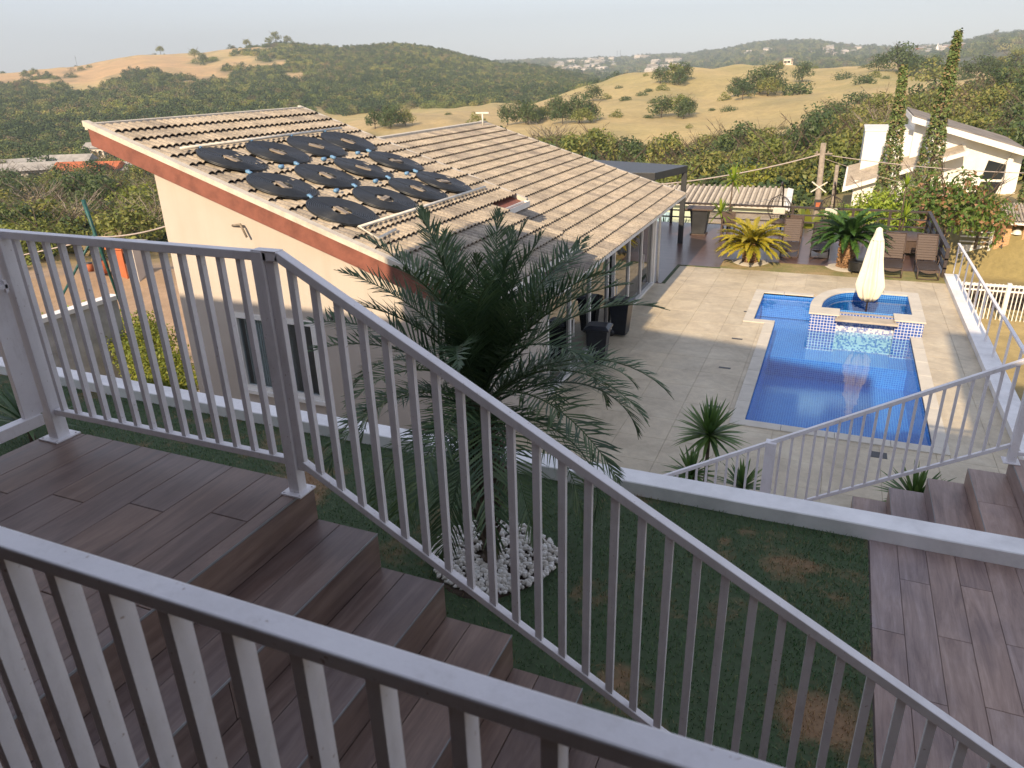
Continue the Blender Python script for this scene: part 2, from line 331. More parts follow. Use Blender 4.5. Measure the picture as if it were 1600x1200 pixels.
M['cycY'] = leafmat('yellowed_cycad_leaf', [(0, (.36, .32, .03)), (.5, (.50, .40, .04)), (1, (.22, .25, .03))], .3, .4)
M['cycG'] = leafmat('green_cycad_leaf', [(0, (.03, .09, .02)), (.5, (.06, .14, .03)), (1, (.10, .19, .035))], .25, .4)
M['drac'] = leafmat('bright_green_leaf', [(0, (.22, .33, .03)), (.5, (.34, .42, .05)), (1, (.16, .28, .03))], .35, .4)
M['yucca'] = leafmat('yucca_leaf', [(0, (.05, .11, .035)), (.5, (.09, .17, .04)), (1, (.14, .21, .06))], .25, .4)
t = NT('lawn_blades', .7); p = t.pos(); r = t.new('NewGeometry').outputs['Random Per Island']
big = t.noise(p, 1.5, 5, .62, .3)
g = t.ramp(r, [(0, (.05, .13, .045)), (.5, (.085, .175, .06)), (1, (.17, .21, .075))])
worn = worn_of(t, p, big, r)
t.col(t.mix(t.ramp(worn, [(.55, (0, 0, 0)), (.78, (1, 1, 1))]), g, (.40, .25, .12))); M['blade'] = t.m
t = NT('pebble', .6); r = t.rnd(); t.col(t.ramp(r, [(0, (.50, .46, .40)), (.5, (.66, .62, .56)), (1, (.78, .76, .72))])); M['pebble'] = t.m
M['haze'] = None
# ------------------------------------------------------------------ terrain
LAND, LAWN, DECK = -1.70, -3.52, -6.30
cols = {
 0:   [(26, 500), (40, 445), (70, 385), (110, 345), (150, 315), (200, 281), (300, 240), (400, 205), (600, 160), (800, 128), (900, 112), (1300, 128), (2000, 134), (6000, 139)],
 120: [(26, 480), (40, 430), (70, 385), (110, 345), (150, 312), (200, 275), (300, 236), (400, 200), (600, 152), (800, 118), (900, 103), (1300, 125), (2000, 130), (6000, 135)],
 250: [(26, 470), (40, 425), (70, 380), (110, 340), (150, 305), (200, 268), (300, 228), (400, 190), (600, 135), (800, 98), (900, 84), (1300, 118), (2000, 128), (6000, 131)],
 440: [(26, 460), (40, 420), (70, 375), (110, 330), (150, 290), (200, 250), (300, 215), (400, 180), (600, 125), (800, 85), (900, 70), (1300, 100), (2000, 122), (6000, 126)],
 600: [(26, 455), (40, 415), (70, 360), (110, 300), (150, 255), (200, 205), (260, 172), (400, 180), (600, 128), (800, 88), (900, 74), (1300, 100), (2000, 117), (6000, 121)],
 800: [(26, 450), (40, 410), (70, 350), (110, 275), (150, 228), (200, 192), (300, 151), (400, 165), (600, 135), (800, 110), (900, 104), (1300, 116), (2000, 105), (2800, 95), (3500, 110), (6000, 116)],
 1000: [(26, 445), (40, 400), (70, 320), (110, 262), (150, 225), (200, 186), (270, 150), (340, 123), (450, 145), (700, 138), (900, 132), (1300, 122), (1800, 104), (2600, 90), (3500, 104), (6000, 110)],
 1200: [(26, 430), (40, 385), (70, 300), (110, 240), (150, 203), (200, 172), (270, 138), (380, 99), (500, 112), (900, 118), (1500, 100), (2400, 68), (3500, 98), (6000, 104)],
 1400: [(26, 415), (40, 365), (70, 285), (110, 222), (150, 190), (200, 160), (270, 125), (380, 94), (500, 108), (900, 112), (1500, 98), (2400, 75), (3500, 94), (6000, 98)],
 1600: [(26, 400), (40, 352), (70, 272), (110, 212), (150, 172), (200, 142), (270, 112), (380, 93), (500, 108), (900, 100), (1500, 58), (2000, 53), (3500, 90), (6000, 93)],
 1900: [(26, 380), (40, 330), (70, 262), (110, 205), (150, 165), (200, 138), (270, 110), (380, 90), (500, 98), (900, 92), (1500, 55), (2000, 48), (3500, 82), (6000, 84)]}
LR = np.log(np.array([20, 26, 33, 40, 50, 60, 70, 85, 100, 120, 140, 165, 190, 220, 250, 280, 310, 345, 380, 420, 480, 560, 650, 750, 830, 900, 1000, 1150, 1400, 1700, 2000, 2300, 2600, 3000, 3600, 4500, 6500]))
azs, tab = [], []
for cx in sorted(cols):
    d = ray(cx, 150); azs.append(math.atan2(d.x, d.y)); rr = []; zz = []
    for r, y in cols[cx]:
        x = cx
        for _ in range(3):                    # walk along the bearing, not along the picture column
            d = ray(x, y); a = math.atan2(d.x, d.y); x += (azs[-1]-a)*1000
        rr.append(math.log(r)); zz.append(d.z/math.hypot(d.x, d.y)*r)
    tab.append(np.interp(LR, rr, zz))
azs = np.array(azs); tab = np.array(tab)
def ground(x, y, rough=True):
    r = math.hypot(x, y); a = math.atan2(x, y); a = min(max(a, azs[0]), azs[-1]); lr = math.log(max(r, 20))
    i = int(np.searchsorted(azs, a)); i = min(max(i, 1), len(azs)-1); f = (a-azs[i-1])/(azs[i]-azs[i-1]); f = f*f*(3-2*f)
    z = (1-f)*np.interp(lr, LR, tab[i-1])+f*np.interp(lr, LR, tab[i])
    if r < 44: z = min(z, -9.9)
    if rough and r > 60:
        k = min(1, (r-60)/150); q = r*(.011 if r < 450 else .0045)
        z += k*q*mnoise.fractal(Vector((x/(r*.12+12), y/(r*.12+12), 0)), .9, 2., 4)
    return z
def at(x, r):                                 # picture column at the horizon -> bearing -> ground point
    d = ray(x, 130); a = math.atan2(d.x, d.y); return r*math.sin(a), r*math.cos(a)
def colaz(a):                                 # bearing -> column
    return float(np.interp(a, azs, sorted(cols)))
NA, NR = 460, 190
aa = np.linspace(-1.35, .62, NA); rr = np.exp(np.linspace(math.log(22), math.log(3600), NR))
V = []; Cc = []
def tcol(cx, r, x, y):
    n = mnoise.noise(Vector((x/40, y/40, 3)))+.5*mnoise.noise(Vector((x/12, y/12, 9)))
    m2 = mnoise.noise(Vector((x/140, y/140, 5)))
    forest = (.08, .095, .04); dry = (.50, .385, .175); ochre = (.54, .355, .18); green = (.27, .27, .09)
    def mixc(a, b, f): f = max(0, min(1, f)); return tuple(p*(1-f)+q*f for p, q in zip(a, b))
    if r < 62:
        if cx < 420: return mixc((.42, .29, .19), (.36, .26, .10), (n+.1)*2)
        return mixc(forest, dry, .4+n)
    if r < 430 and cx > 480:
        lim = np.interp(cx, [480, 600, 800, 900, 1000, 1100, 1200, 1300, 1400, 1500, 1600, 1900], [240, 180, 150, 128, 118, 118, 120, 135, 158, 185, 240, 300])
        c = mixc(dry, green, .25+n*.5); c = mixc(c, (.48, .35, .19), m2*1.2)
        return mixc(forest, c, (r-lim)/15+.5)
    if r < 1150 and cx < 1000:
        q = 0
        if 520 < r < 1050: q = np.interp(cx, [-50, 60, 200, 340, 430, 500], [.55, .85, 1.1, 1.05, .45, -.8])*np.interp(r, [520, 620, 740, 1000], [-.6, .35, 1, 1])+n*1.1-.22
        c = mixc(forest, mixc(dry, ochre, .5+m2*2+n), q*2)
        if 520 < r < 720 and 180 < cx < 480: c = mixc(c, mixc(dry, ochre, .6), (n-.10)*6)
        if 780 < r < 900 and 700 < cx < 880: c = mixc(c, ochre, (n-.05)*5)
        return c
    return mixc((.075, .085, .04), (.20, .16, .10), (n+m2*1.4-.25)*2.2)
for r in rr:
    for a in aa:
        x, y = r*math.sin(a), r*math.cos(a); V.append((x, y, ground(x, y))); Cc.append((*tcol(colaz(a), r, x, y), 1))
F = [(j*NA+i, j*NA+i+1, (j+1)*NA+i+1, (j+1)*NA+i) for j in range(NR-1) for i in range(NA-1)]
me = bpy.data.meshes.new('hills'); me.from_pydata(V, [], F); me.materials.append(M['ground'])
ca = me.color_attributes.new('col', 'FLOAT_COLOR', 'POINT'); ca.data.foreach_set('color', np.array(Cc).ravel())
me.polygons.foreach_set('use_smooth', [True]*len(F))
kind(link(bpy.data.objects.new('hills', me)), 'structure')
# the rest of the ground: a plain sheet below everything, reaching the horizon all round
b = MB(); b.add([(-3900, -3900, -130), (3900, -3900, -130), (3900, 3900, -130), (-3900, 3900, -130)], [(0, 1, 2, 3)])
kind(b.build('valley_ground', M['drylawn']), 'structure')
ZL = lambda *a: ground(a[0], a[1])
b = MB(); ring = [(26*math.sin(a), 26*math.cos(a)) for a in np.linspace(-math.pi, math.pi, 97)[:-1]]
vs = [(0, 0, -9.2)]+[(x, y, max(-12, min(-9., ground(x, y, False)))+.02) for x, y in ring]+[(x*6, y*6, -40) for x, y in ring]
n = 96; fs = [(0, 1+(i+1) % n, 1+i) for i in range(n)]
for i in range(n):
    a = -math.pi+2*math.pi*(i+.5)/n
    if not (-1.4 < a < .66): fs.append((1+i, 1+(i+1) % n, 97+(i+1) % n, 97+i))
b.add(vs, fs, True); me_o = b.build('garden_ground', M['drive']); kind(me_o, 'structure')
# ------------------------------------------------------------------ own house (landing, stairs) and the block whose shade falls over the garden
ST0, TR, RI = -2.02, .3245, .184            # first nosing, tread, riser
YO, YI = 2.295, .60                         # outer and inner side of the stair
plank = {}
def tilemesh(w, l, m, th=.012, bev=.0015):
    k = (round(w, 3), round(l, 3), m.name)
    if k not in plank:
        b = MB(); e = .0025; v = []
        b.add([(0, 0, -th), (w, 0, -th), (w, l, -th), (0, l, -th), (0, 0, -e), (w, 0, -e), (w, l, -e), (0, l, -e), (e, e, 0), (w-e, e, 0), (w-e, l-e, 0), (e, l-e, 0)],
              [(0, 3, 2, 1)]+[(i, (i+1) % 4, 4+(i+1) % 4, 4+i) for i in range(4)]+[(4+i, 4+(i+1) % 4, 8+(i+1) % 4, 8+i) for i in range(4)]+[(8, 9, 10, 11)])
        plank[k] = b.mesh('tile', m)
    return plank[k]
def floor_planks(par, x0, x1, y0, y1, z, m, w=.2, L=1.2, ph=0.):
    n = 0; x = x0; i = 0
    while x < x1-.02:
        ww = min(w, x1-x)-.0025; y = y0-((i*.47+ph) % 1)*L
        while y < y1-.02:
            a, b_ = max(y, y0), min(y+L, y1)
            if b_-a > .03: inst('tile', tilemesh(ww, b_-a-.0025, m), par, (x+.00125, a+.00125, z)); n += 1
            y += L
        x += w; i += 1
    return n
lw = T('landing', 'dark wood look tiled landing at the top of the outdoor stairs', 'landing', (-2.8, 1, LAND-.2))
b = MB(); b.box(-3.69, ST0-.012, -1.0, YO, LAND-.35, LAND-.011); b.box(-2.03, 3, -1.0, YI-.16, LAND-.35, LAND-.0115); b.box(-3.69, ST0-.02, -1.0, YO-.01, -3.6, LAND-.35); b.build('screed', M['grout'], lw)
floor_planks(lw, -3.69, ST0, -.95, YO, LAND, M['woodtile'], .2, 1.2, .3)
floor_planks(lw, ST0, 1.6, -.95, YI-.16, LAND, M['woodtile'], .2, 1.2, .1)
st = T('staircase', 'wood look tiled stairs going down beside the white railing', 'stairs', (-.5, 1.4, -2.8))
NS = 10
for k in range(NS):
    xn = ST0+TR*k; zt = LAND-RI*k                      # riser below nosing k
    e = LAND-RI*(k+1)
    b = MB(); b.box(xn-.30, xn-.012, YI, YO-.004, e-.3, zt-.013); b.build('step_core', M['grout'], st)
    jr = (1.02, 1.36, .84, 1.55)[k % 4]
    for (a, c) in ((YI, jr), (jr+.002, YO)):         # riser tiles
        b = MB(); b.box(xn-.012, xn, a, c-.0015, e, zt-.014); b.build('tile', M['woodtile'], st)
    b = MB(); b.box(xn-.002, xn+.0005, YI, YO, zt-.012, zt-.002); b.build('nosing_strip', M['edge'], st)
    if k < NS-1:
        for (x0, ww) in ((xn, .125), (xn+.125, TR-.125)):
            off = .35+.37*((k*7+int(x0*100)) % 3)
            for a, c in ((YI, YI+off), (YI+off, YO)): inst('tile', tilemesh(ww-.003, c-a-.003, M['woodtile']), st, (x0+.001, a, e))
b = MB(); b.box(ST0, ST0+TR*NS, YI-.16, YI, LAND-2.2, LAND-.012); b.build('side_wall', M['porch'], st)
# lower tiled terrace
te = T('terrace', 'wood look tiled terrace beside the lawn below the stairs', 'terrace', (2, 4, LAWN-.1))
b = MB(); b.box(.60, 5, 2.31, 5.745, LAWN-.3, LAWN-.011); b.box(ST0+TR*(NS-1)+.02, 5, -1, 2.31, LAWN-.3, LAWN-.011); b.build('screed', M['grout'], te)
floor_planks(te, .61, 3.8, 2.9, 5.74, LAWN, M['woodtile2'], .2, 1.2, .63)
# second storey house behind the viewer: real walls, porch roof and stepped roofs, this is what shades the garden
hb = T('house_behind', 'house behind the viewer with a covered porch', 'house', (0, -4, 0))
b = MB(); b.box(-6.2, 6.5, -3.2, -3.0, -3.5, 1.0); b.box(6.3, 6.5, -3.0, -.9, -3.5, 1.0); b.box(-6.2, -6.0, -3.0, -.9, -3.5, 1.0); b.build('wall', M['porch'], hb)
b = MB(); b.box(-6.4, 6.6, -3.3, .1, 1.0, 1.18); b.build('porch_ceiling', M['dark'], hb)
b = MB(); b.box(-3.69, 6.5, -3.0, -1.0, LAND-.3, LAND-.002); b.build('porch_floor', M['woodtile'], hb)
def occl(x0, x1, za, zb, y=-1.0):
    b = MB(); v = [(x0, y, 1.18), (x1, y, 1.18), (x1, y, zb), (x0, y, za), (x0, y-7, 1.18), (x1, y-7, 1.18), (x1, y-7, zb-.6), (x0, y-7, za-.6)]
    b.add(v, [(0, 1, 2, 3), (5, 4, 7, 6), (3, 2, 6, 7), (1, 5, 6, 2), (4, 0, 3, 7), (0, 4, 5, 1)]); b.build('upper_wall', M['cream'], hb)
TN = math.tan(SUN_EL)
def ze(ydeck): return DECK+(ydeck+1.0)*TN
occl(-6.6, -4.65, -2.83+14.35*TN-.03, -3.12+15.0*TN); occl(-4.65, 1.05, ze(18.3), ze(17.35)); occl(1.05, 2.55, ze(14.3), ze(14.3)); occl(2.55, 6.5, ze(20.45), ze(20.45))
b = MB(); b.box(-12.6, -6.6, -8, -1.0, -6, -3.74+11*TN); b.build('side_wing', M['cream'], hb)
# ------------------------------------------------------------------ retaining blocks, lawn, white wall
b = MB(); b.box(-15, .6, 2.295, 5.75, -9, LAWN-.005); kind(b.build('lawn', M['lawnbase']), 'structure')
b = MB(); N = 120000
xs = np.random.uniform(-9.6, .60, N); ys = np.random.uniform(2.3, 5.745, N)
keep = np.hypot((xs+2.12)/1.08, ys-4.33) > .45; edge = (xs > .0) | (np.random.rand(N) < .62); keep &= edge
xs, ys = xs[keep], ys[keep]; N = len(xs); h = np.random.uniform(.012, .035, N); an = np.random.uniform(0, 6.28, N)
h = np.where(np.random.rand(N) < .02, h*1.8, h); dx, dy = np.cos(an)*.0035, np.sin(an)*.0035; lx = np.random.normal(0, .012, N); ly = np.random.normal(0, .012, N)
co = np.stack([np.stack([xs-dx, ys-dy, np.full(N, LAWN-.006)], 1), np.stack([xs+dx, ys+dy, np.full(N, LAWN-.006)], 1), np.stack([xs+lx, ys+ly, LAWN-.006+h], 1)], 1).reshape(-1, 3)
me = bpy.data.meshes.new('grass'); me.vertices.add(3*N); me.vertices.foreach_set('co', co.ravel()); me.loops.add(3*N); me.loops.foreach_set('vertex_index', np.arange(3*N))
me.polygons.add(N); me.polygons.foreach_set('loop_start', np.arange(0, 3*N, 3)); me.update(calc_edges=True); me.validate(); me.materials.append(M['blade'])
kind(tag(link(bpy.data.objects.new('grass', me)), 'short dark green lawn with brown patches in the shade', 'grass'), 'stuff')
b = MB(); n = 60; y0, y1, z0, z1 = 5.635, 5.872, -9, -3.395
vs = []; fs = []
for i in range(n+1):
    x = -15+19*i/n; e = mnoise.noise(Vector((x*1.3, 0, 0)))*.006; f = mnoise.noise(Vector((x*1.1, 5, 0)))*.006
    vs += [(x, y0+e, z0), (x, y0+e, z1-.008), (x, y0+e+.008, z1+f*.3), (x, y1-.008, z1), (x, y1, z1-.008), (x, y1, z0)]
for i in range(n):
    for k in range(5): fs.append((i*6+k, i*6+k+1, (i+1)*6+k+1, (i+1)*6+k))
b.add(vs, fs); tag(b.build('garden_wall', M['whitewall']), 'long low white garden wall between the lawn and the pool patio', 'wall')
# pool patio
PX0, PX1 = -5.35, 3.5
grid_x = [-4.95, -4.05, -3.15, -2.25, -1.88, -1.31, -.9, 0, .9, 1.8, 2.4, 3.0, 3.5]
b = MB()
for (x0, x1, y0, y1) in ((PX0, -1.85, 5.875, 25.45), (-1.85, -1.3, 5.875, 19.72), (-1.85, -1.3, 22.98, 25.45), (-1.3, 2.42, 5.875, 13.27), (-1.3, 2.42, 22.98, 25.45), (2.42, 3.72, 5.875, 25.45)):
    b.box(x0, x1, y0, y1, -9, DECK-.011)
pd = kind(b.build('pool_deck', M['floorgrout']), 'structure'); gx = [-5.02, -4.1, -3.2, -2.3]; ntile = 0
ys_ = [5.9+i*.895 for i in range(23)]; ys_[-1] = 25.45
def ft(x0, x1, y0, y1):
    global ntile
    if x1-x0 < .03 or y1-y0 < .03: return
    inst('tile', tilemesh(x1-x0-.005, y1-y0-.005, M['floor'], .011), pd, (x0+.0025, y0+.0025, DECK)); ntile += 1
for j in range(len(ys_)-1):
    a, c = ys_[j], ys_[j+1]; xs_ = [-5.0, -4.1, -3.2, -2.3, -1.4, -.5, .4, 1.3, 2.2, 3.1, 3.48]
    for i in range(len(xs_)-1):
        x0, x1 = xs_[i], xs_[i+1]; holes = [(-1.31, 2.42, 13.27, 22.98), (-1.86, -1.31, 19.72, 22.98)]; rects = [(x0, x1, a, c)]
        for hx0, hx1, hy0, hy1 in holes:
            nr = []
            for (p, q, r, s) in rects:
                if q <= hx0 or p >= hx1 or s <= hy0 or r >= hy1: nr.append((p, q, r, s)); continue
                if p < hx0: nr.append((p, hx0, r, s)); p = hx0
                if q > hx1: nr.append((hx1, q, r, s)); q = hx1
                if r < hy0: nr.append((p, q, r, hy0))
                if s > hy1: nr.append((p, q, hy1, s))
            rects = nr
        for q in rects: ft(*q)
b = MB()
for x, y in ((-2.3, 20.6), (-2.3, 18.2), (-2.3, 16.1), (-2.2, 13.9)): b.box(x+.36, x+.62, y, y+.09, DECK-.001, DECK+.004)
b.box(1.15, 1.42, 12.75, 12.98, DECK-.001, DECK+.005); kind(tag(b.build('deck_drains', M['darkgrey']), 'small floor drains and niches set in the patio along the pool edge', 'drain'), 'stuff')
# kerb on the right with fence
b = MB(); b.box(3.48, 3.86, 5.9, 26.2, -10.6, DECK+.14); tag(b.build('kerb_wall', M['whitewall']), 'white kerb wall on the right edge of the pool patio carrying the fence', 'wall')
# ------------------------------------------------------------------ pool
pl = T('swimming_pool', 'blue tiled swimming pool with pale stone coping', 'pool', (.5, 17, DECK))
ZW = DECK-.09; X0, X1, Y0, Y1 = -1.05, 2.17, 13.5, 22.75
def inner(b, x0, x1, y0, y1, z0, z1, sides='LRNF', floor=True):
    if floor: b.add([(x0, y0, z0), (x1, y0, z0), (x1, y1, z0), (x0, y1, z0)], [(0, 1, 2, 3)])
    if 'L' in sides: b.add([(x0, y0, z0), (x0, y1, z0), (x0, y1, z1), (x0, y0, z1)], [(0, 1, 2, 3)])
    if 'R' in sides: b.add([(x1, y0, z0), (x1, y1, z0), (x1, y1, z1), (x1, y0, z1)], [(3, 2, 1, 0)])
    if 'N' in sides: b.add([(x0, y0, z0), (x1, y0, z0), (x1, y0, z1), (x0, y0, z1)], [(3, 2, 1, 0)])
    if 'F' in sides: b.add([(x0, y1, z0), (x1, y1, z0), (x1, y1, z1), (x0, y1, z1)], [(0, 1, 2, 3)])
b = MB(); zt = DECK-.01
inner(b, X0, X1, Y0, 19.0, DECK-1.15, zt, 'LRN'); b.add([(X0, 19.0, DECK-1.15), (X1, 19.0, DECK-1.15), (X1, 19.0, DECK-.62), (X0, 19.0, DECK-.62)], [(0, 1, 2, 3)])
b.add([(X0, 19.0, DECK-.62), (X1, 19, DECK-.62), (X1, 23, DECK-.62), (X0, 23, DECK-.62)], [(0, 1, 2, 3)])
b.add([(X0, 19.0, DECK-.62), (X0, 20.0, DECK-.62), (X0, 20.0, zt), (X0, 19.0, zt)], [(0, 1, 2, 3)]); b.add([(X1, 19.0, DECK-.62), (X1, 20.0, DECK-.62), (X1, 20.0, zt), (X1, 19.0, zt)], [(3, 2, 1, 0)])
b.add([(-1.6, 20, DECK-.62), (X0, 20, DECK-.62), (X0, 23, DECK-.62), (-1.6, 23, DECK-.62)], [(0, 1, 2, 3)])
b.add([(-1.6, 20, DECK-.62), (-1.6, Y1, DECK-.62), (-1.6, Y1, zt), (-1.6, 20, zt)], [(0, 1, 2, 3)]); b.add([(-1.6, 20, DECK-.62), (X0, 20, DECK-.62), (X0, 20, zt), (-1.6, 20, zt)], [(3, 2, 1, 0)])
b.add([(-1.6, Y1, DECK-.62), (-.1, Y1, DECK-.62), (-.1, Y1, zt), (-1.6, Y1, zt)], [(0, 1, 2, 3)])
b.build('basin', M['mosaic'], pl)
b = MB(); b.box(-1.6, -.2, 22.3, Y1-.001, DECK-.6, DECK-.2); b.build('seat_step', M['mosaic'], pl)
b = MB(); ns = 28; vs = []; fs = []
b.add([(X0, Y0, ZW), (X1, Y0, ZW), (X1, 19.99, ZW), (X0, 19.99, ZW)], [(0, 1, 2, 3)]); b.add([(-1.6, 20, ZW), (-.05, 20, ZW), (-.05, Y1, ZW), (-1.6, Y1, ZW)], [(0, 1, 2, 3)]); b.build('water', M['water'], pl)
b = MB(); zc = DECK+.022; c = .26
def stones(x0, x1, y0, y1, ax):
    L = (x1-x0) if ax == 'x' else (y1-y0); n = max(1, round(L/.9))
    for i in range(n):
        a = L*i/n; e = L*(i+1)/n-.006; q = MB()
        (q.box(x0+a, x0+e, y0, y1, DECK-.05, zc) if ax == 'x' else q.box(x0, x1, y0+a, y0+e, DECK-.05, zc)); q.build('coping_stone', M['coping'], pl, .006)
stones(X0-c, X1+c, Y0-c, Y0, 'x'); stones(X0-c, X0, Y0, 19.74, 'y'); stones(X1, X1+c, Y0, 19.7, 'y')
stones(-1.86, X0, 19.745, 20.0, 'x'); stones(-1.86, -1.6, 20.0, 22.75, 'y'); stones(-1.86, -.2, 22.75, 23.0, 'x')
# raised spa
sp = T('spa', 'raised spa pool with curved stone rim and blue and white mosaic spillway', 'spa', (1.1, 21.2, DECK))
ZR = -5.90
outer = [(-.2, 19.80), (.46, 19.80), (.46, 20.06), (1.80, 20.06), (1.80, 19.80), (2.43, 19.80), (2.43, 22.52)]
arc = [(.85+(-1.05)*math.sin(t_), 22.52-2.1*(1-math.cos(t_))) for t_ in np.linspace(0, math.pi/2, 10)]
outer += arc
innerp = [(.05, 20.36), (.05, 20.5)]
icurve = [(.95-.9*math.sin(t_), 22.22-1.72*(1-math.cos(t_))) for t_ in np.linspace(0, math.pi/2, 10)]
# wall body: outer faces
wall = MB(); n = len(outer)
b = MB()
for i in range(n):
    p, q = outer[i], outer[(i+1) % n]
    b.add([(p[0], p[1], DECK-1.3), (q[0], q[1], DECK-1.3), (q[0], q[1], ZR-.04), (p[0], p[1], ZR-.04)], [(0, 1, 2, 3)])
b.build('tiled_wall', M['mosaicw'], sp)
b = MB(); b.box(.465, 1.795, 20.035, 20.062, DECK-1.0, ZR-.14); b.build('spillway_panel', M['mosaicf'], sp)
inn = [(.05, 20.36), (2.19, 20.36), (2.19, 22.22)]+icurve[:-1]
b = MB(); n2 = len(inn)
for i in range(n2):
    p, q = inn[i], inn[(i+1) % n2]
    b.add([(p[0], p[1], ZR-.9), (q[0], q[1], ZR-.9), (q[0], q[1], ZR-.035), (p[0], p[1], ZR-.035)], [(3, 2, 1, 0)])
b.add([(x, y, ZR-.9) for x, y in inn], [tuple(range(n2))]); b.build('inner_wall', M['mosaic'], sp)
b = MB(); b.add([(x, y, ZR-.15) for x, y in inn], [tuple(range(n2))]); b.build('water', M['spawater'], sp)
def slabpoly(name, poly, z0, z1, m, par, bev=.008):
    b = MB(); b.prism(poly, z0, z1); return b.build(name, m, par, bev)
slabpoly('rim_stone', [(-.24, 19.76), (.50, 19.76), (.50, 20.36), (.05, 20.36), (.05, 20.5), (-.24, 20.5)], ZR-.04, ZR, M['coping'], sp)
slabpoly('rim_stone', [(1.76, 19.76), (2.47, 19.76), (2.47, 20.8), (2.19, 20.8), (2.19, 20.36), (1.76, 20.36)], ZR-.04, ZR, M['coping'], sp)
slabpoly('rim_stone', [(2.19, 20.805), (2.47, 20.805), (2.47, 22.56), (1.6, 22.56), (1.6, 22.22), (2.19, 22.22)], ZR-.04, ZR, M['coping'], sp)
slabpoly('rim_stone', [(.95, 22.22), (1.595, 22.22), (1.595, 22.56), (.85, 22.56)], ZR-.04, ZR, M['coping'], sp)
for g in range(3):
    ks = range(3*g, 3*g+4); a_ = [(.85-1.09*math.sin(t_), 22.56-2.06*(1-math.cos(t_))) for t_ in np.linspace(0, math.pi/2, 10)]
    slabpoly('rim_stone', [icurve[k] for k in ks]+[a_[k] for k in reversed(ks)], ZR-.04, ZR+.0005*g, M['coping'], sp)
b = MB(); b.box(.40, 1.86, 19.60, 20.37, ZR-.125, ZR-.075); b.build('spillway_stone', M['lip'], sp, .008)
# ------------------------------------------------------------------ garden house
HX0, HX1, HY0, HY1 = -11.36, -5.06, 10.0, 25.0
hs = T('garden_house', 'cream single storey house with tiled mono pitch roofs, glass doors and rust red fascia', 'house', (-8, 16, DECK))
SA, SC = -.337, -.308
def zA(x): return -.606+SA*(x+12.44)
def zC(x): return -3.80+SC*(x+4.6)
def wallpoly(name, pts, th, m, par, axis='y'):
    # pts are (x, z) on a plane of constant y from y to y+th
    y0, y1 = th; n = len(pts); b = MB()
    v = [(x, y0, z) for x, z in pts]+[(x, y1, z) for x, z in pts]
    b.add(v, [tuple(range(n)), tuple(range(n, 2*n))[::-1]]+[(i, n+i, n+(i+1) % n, (i+1) % n) for i in range(n)]); return b.build(name, m, par)
WX0, WX1, WZ0, WZ1 = -10.10, -8.20, -5.47, -4.05
top = lambda x: zA(x)-.32
# gable wall around its window opening
wallpoly('wall', [(HX0, -9), (WX0, -9), (WX0, top(WX0)), (HX0, top(HX0))], (10.0, 10.18), M['cream'], hs)
wallpoly('wall', [(WX1, -9), (HX1, -9), (HX1, top(HX1)), (WX1, top(WX1))], (10.0, 10.18), M['cream'], hs)
wallpoly('wall', [(WX0, -9), (WX1, -9), (WX1, WZ0), (WX0, WZ0)], (10.0, 10.18), M['cream'], hs)
wallpoly('wall', [(WX0, WZ1), (WX1, WZ1), (WX1, top(WX1)), (WX0, top(WX0))], (10.0, 10.18), M['cream'], hs)
b = MB(); b.box(HX0, HX0+.18, 10.18, 22.84, -9, -1.95); b.build('rear_wall', M['cream'], hs)
wallpoly('far_wall', [(HX0+.18, -9), (HX1-.1, -9), (HX1-.1, zC(HX1)-.2), (HX0+.18, zC(HX0)-.2)], (22.70, 22.84), M['cream'], hs)
b = MB(); b.box(HX0, HX1+.03, 10.18, 22.7, -6.6, DECK+.02); b.build('floor', M['floor'], hs)
b = MB(); b.box(-5.3, HX1, 10.18, 13.3, DECK, -3.7); b.build('side_wall', M['cream'], hs)
b = MB(); b.box(-9.2, -9.05, 10.3, 22.6, DECK+.02, -3.3); b.box(-9.0, -8.2, 15, 17.5, DECK+.02, DECK+.85); b.box(-8.2, -7.4, 20, 22, DECK+.02, DECK+.75); b.build('inner_partition', M['cream'], hs)
wn = MB(); e = .07
for (x0, x1, z0, z1) in ((WX0-.02, WX1+.02, WZ1, WZ1+.10), (WX0-.02, WX1+.02, WZ0-.02, WZ0+.06), (WX0-.02, WX0+.10, WZ0+.06, WZ1), (WX1-.10, WX1+.02, WZ0+.06, WZ1), ((WX0+WX1)/2-.04, (WX0+WX1)/2+.04, WZ0+.06, WZ1)): wn.box(x0, x1, 9.965, 10.06, z0, z1)
win = wn.build('window_frame', M['white'], hs)
wb = MB(); wb.box(WX0-.06, WX1+.06, 9.90, 10.0, WZ0-.09, WZ0-.021); wb.build('window_sill', M['white'], hs)
for a, c in ((WX0+.10, (WX0+WX1)/2-.04), ((WX0+WX1)/2+.04, WX1-.10)):
    b = MB(); b.box(a, c, 10.02, 10.03, WZ0+.06, WZ1); b.build('window_pane', M['glass2'], hs)
b = MB(); n = 26
for i in range(n):
    x = WX0+.16+i*.027; b.box(x, x+.02, 10.09+.012*(i % 2), 10.10+.012*(i % 2), WZ0+.05, WZ1-.01)
b.build('curtain', M['white'], hs)
b = MB(); b.tube([(-9.72, 9.99, -2.33), (-9.45, 9.9, -2.28), (-9.43, 9.9, -2.32), (-9.35, 9.9, -2.50)], .022, 6); b.build('vent_pipe', M['pole'], hs)
b = MB(); b.box(-7.78, -7.69, 9.93, 10.0, -3.86, -3.73); b.box(-7.75, -7.71, 9.85, 9.95, -3.84, -3.78); b.build('wall_lamp', M['darkgrey'], hs)
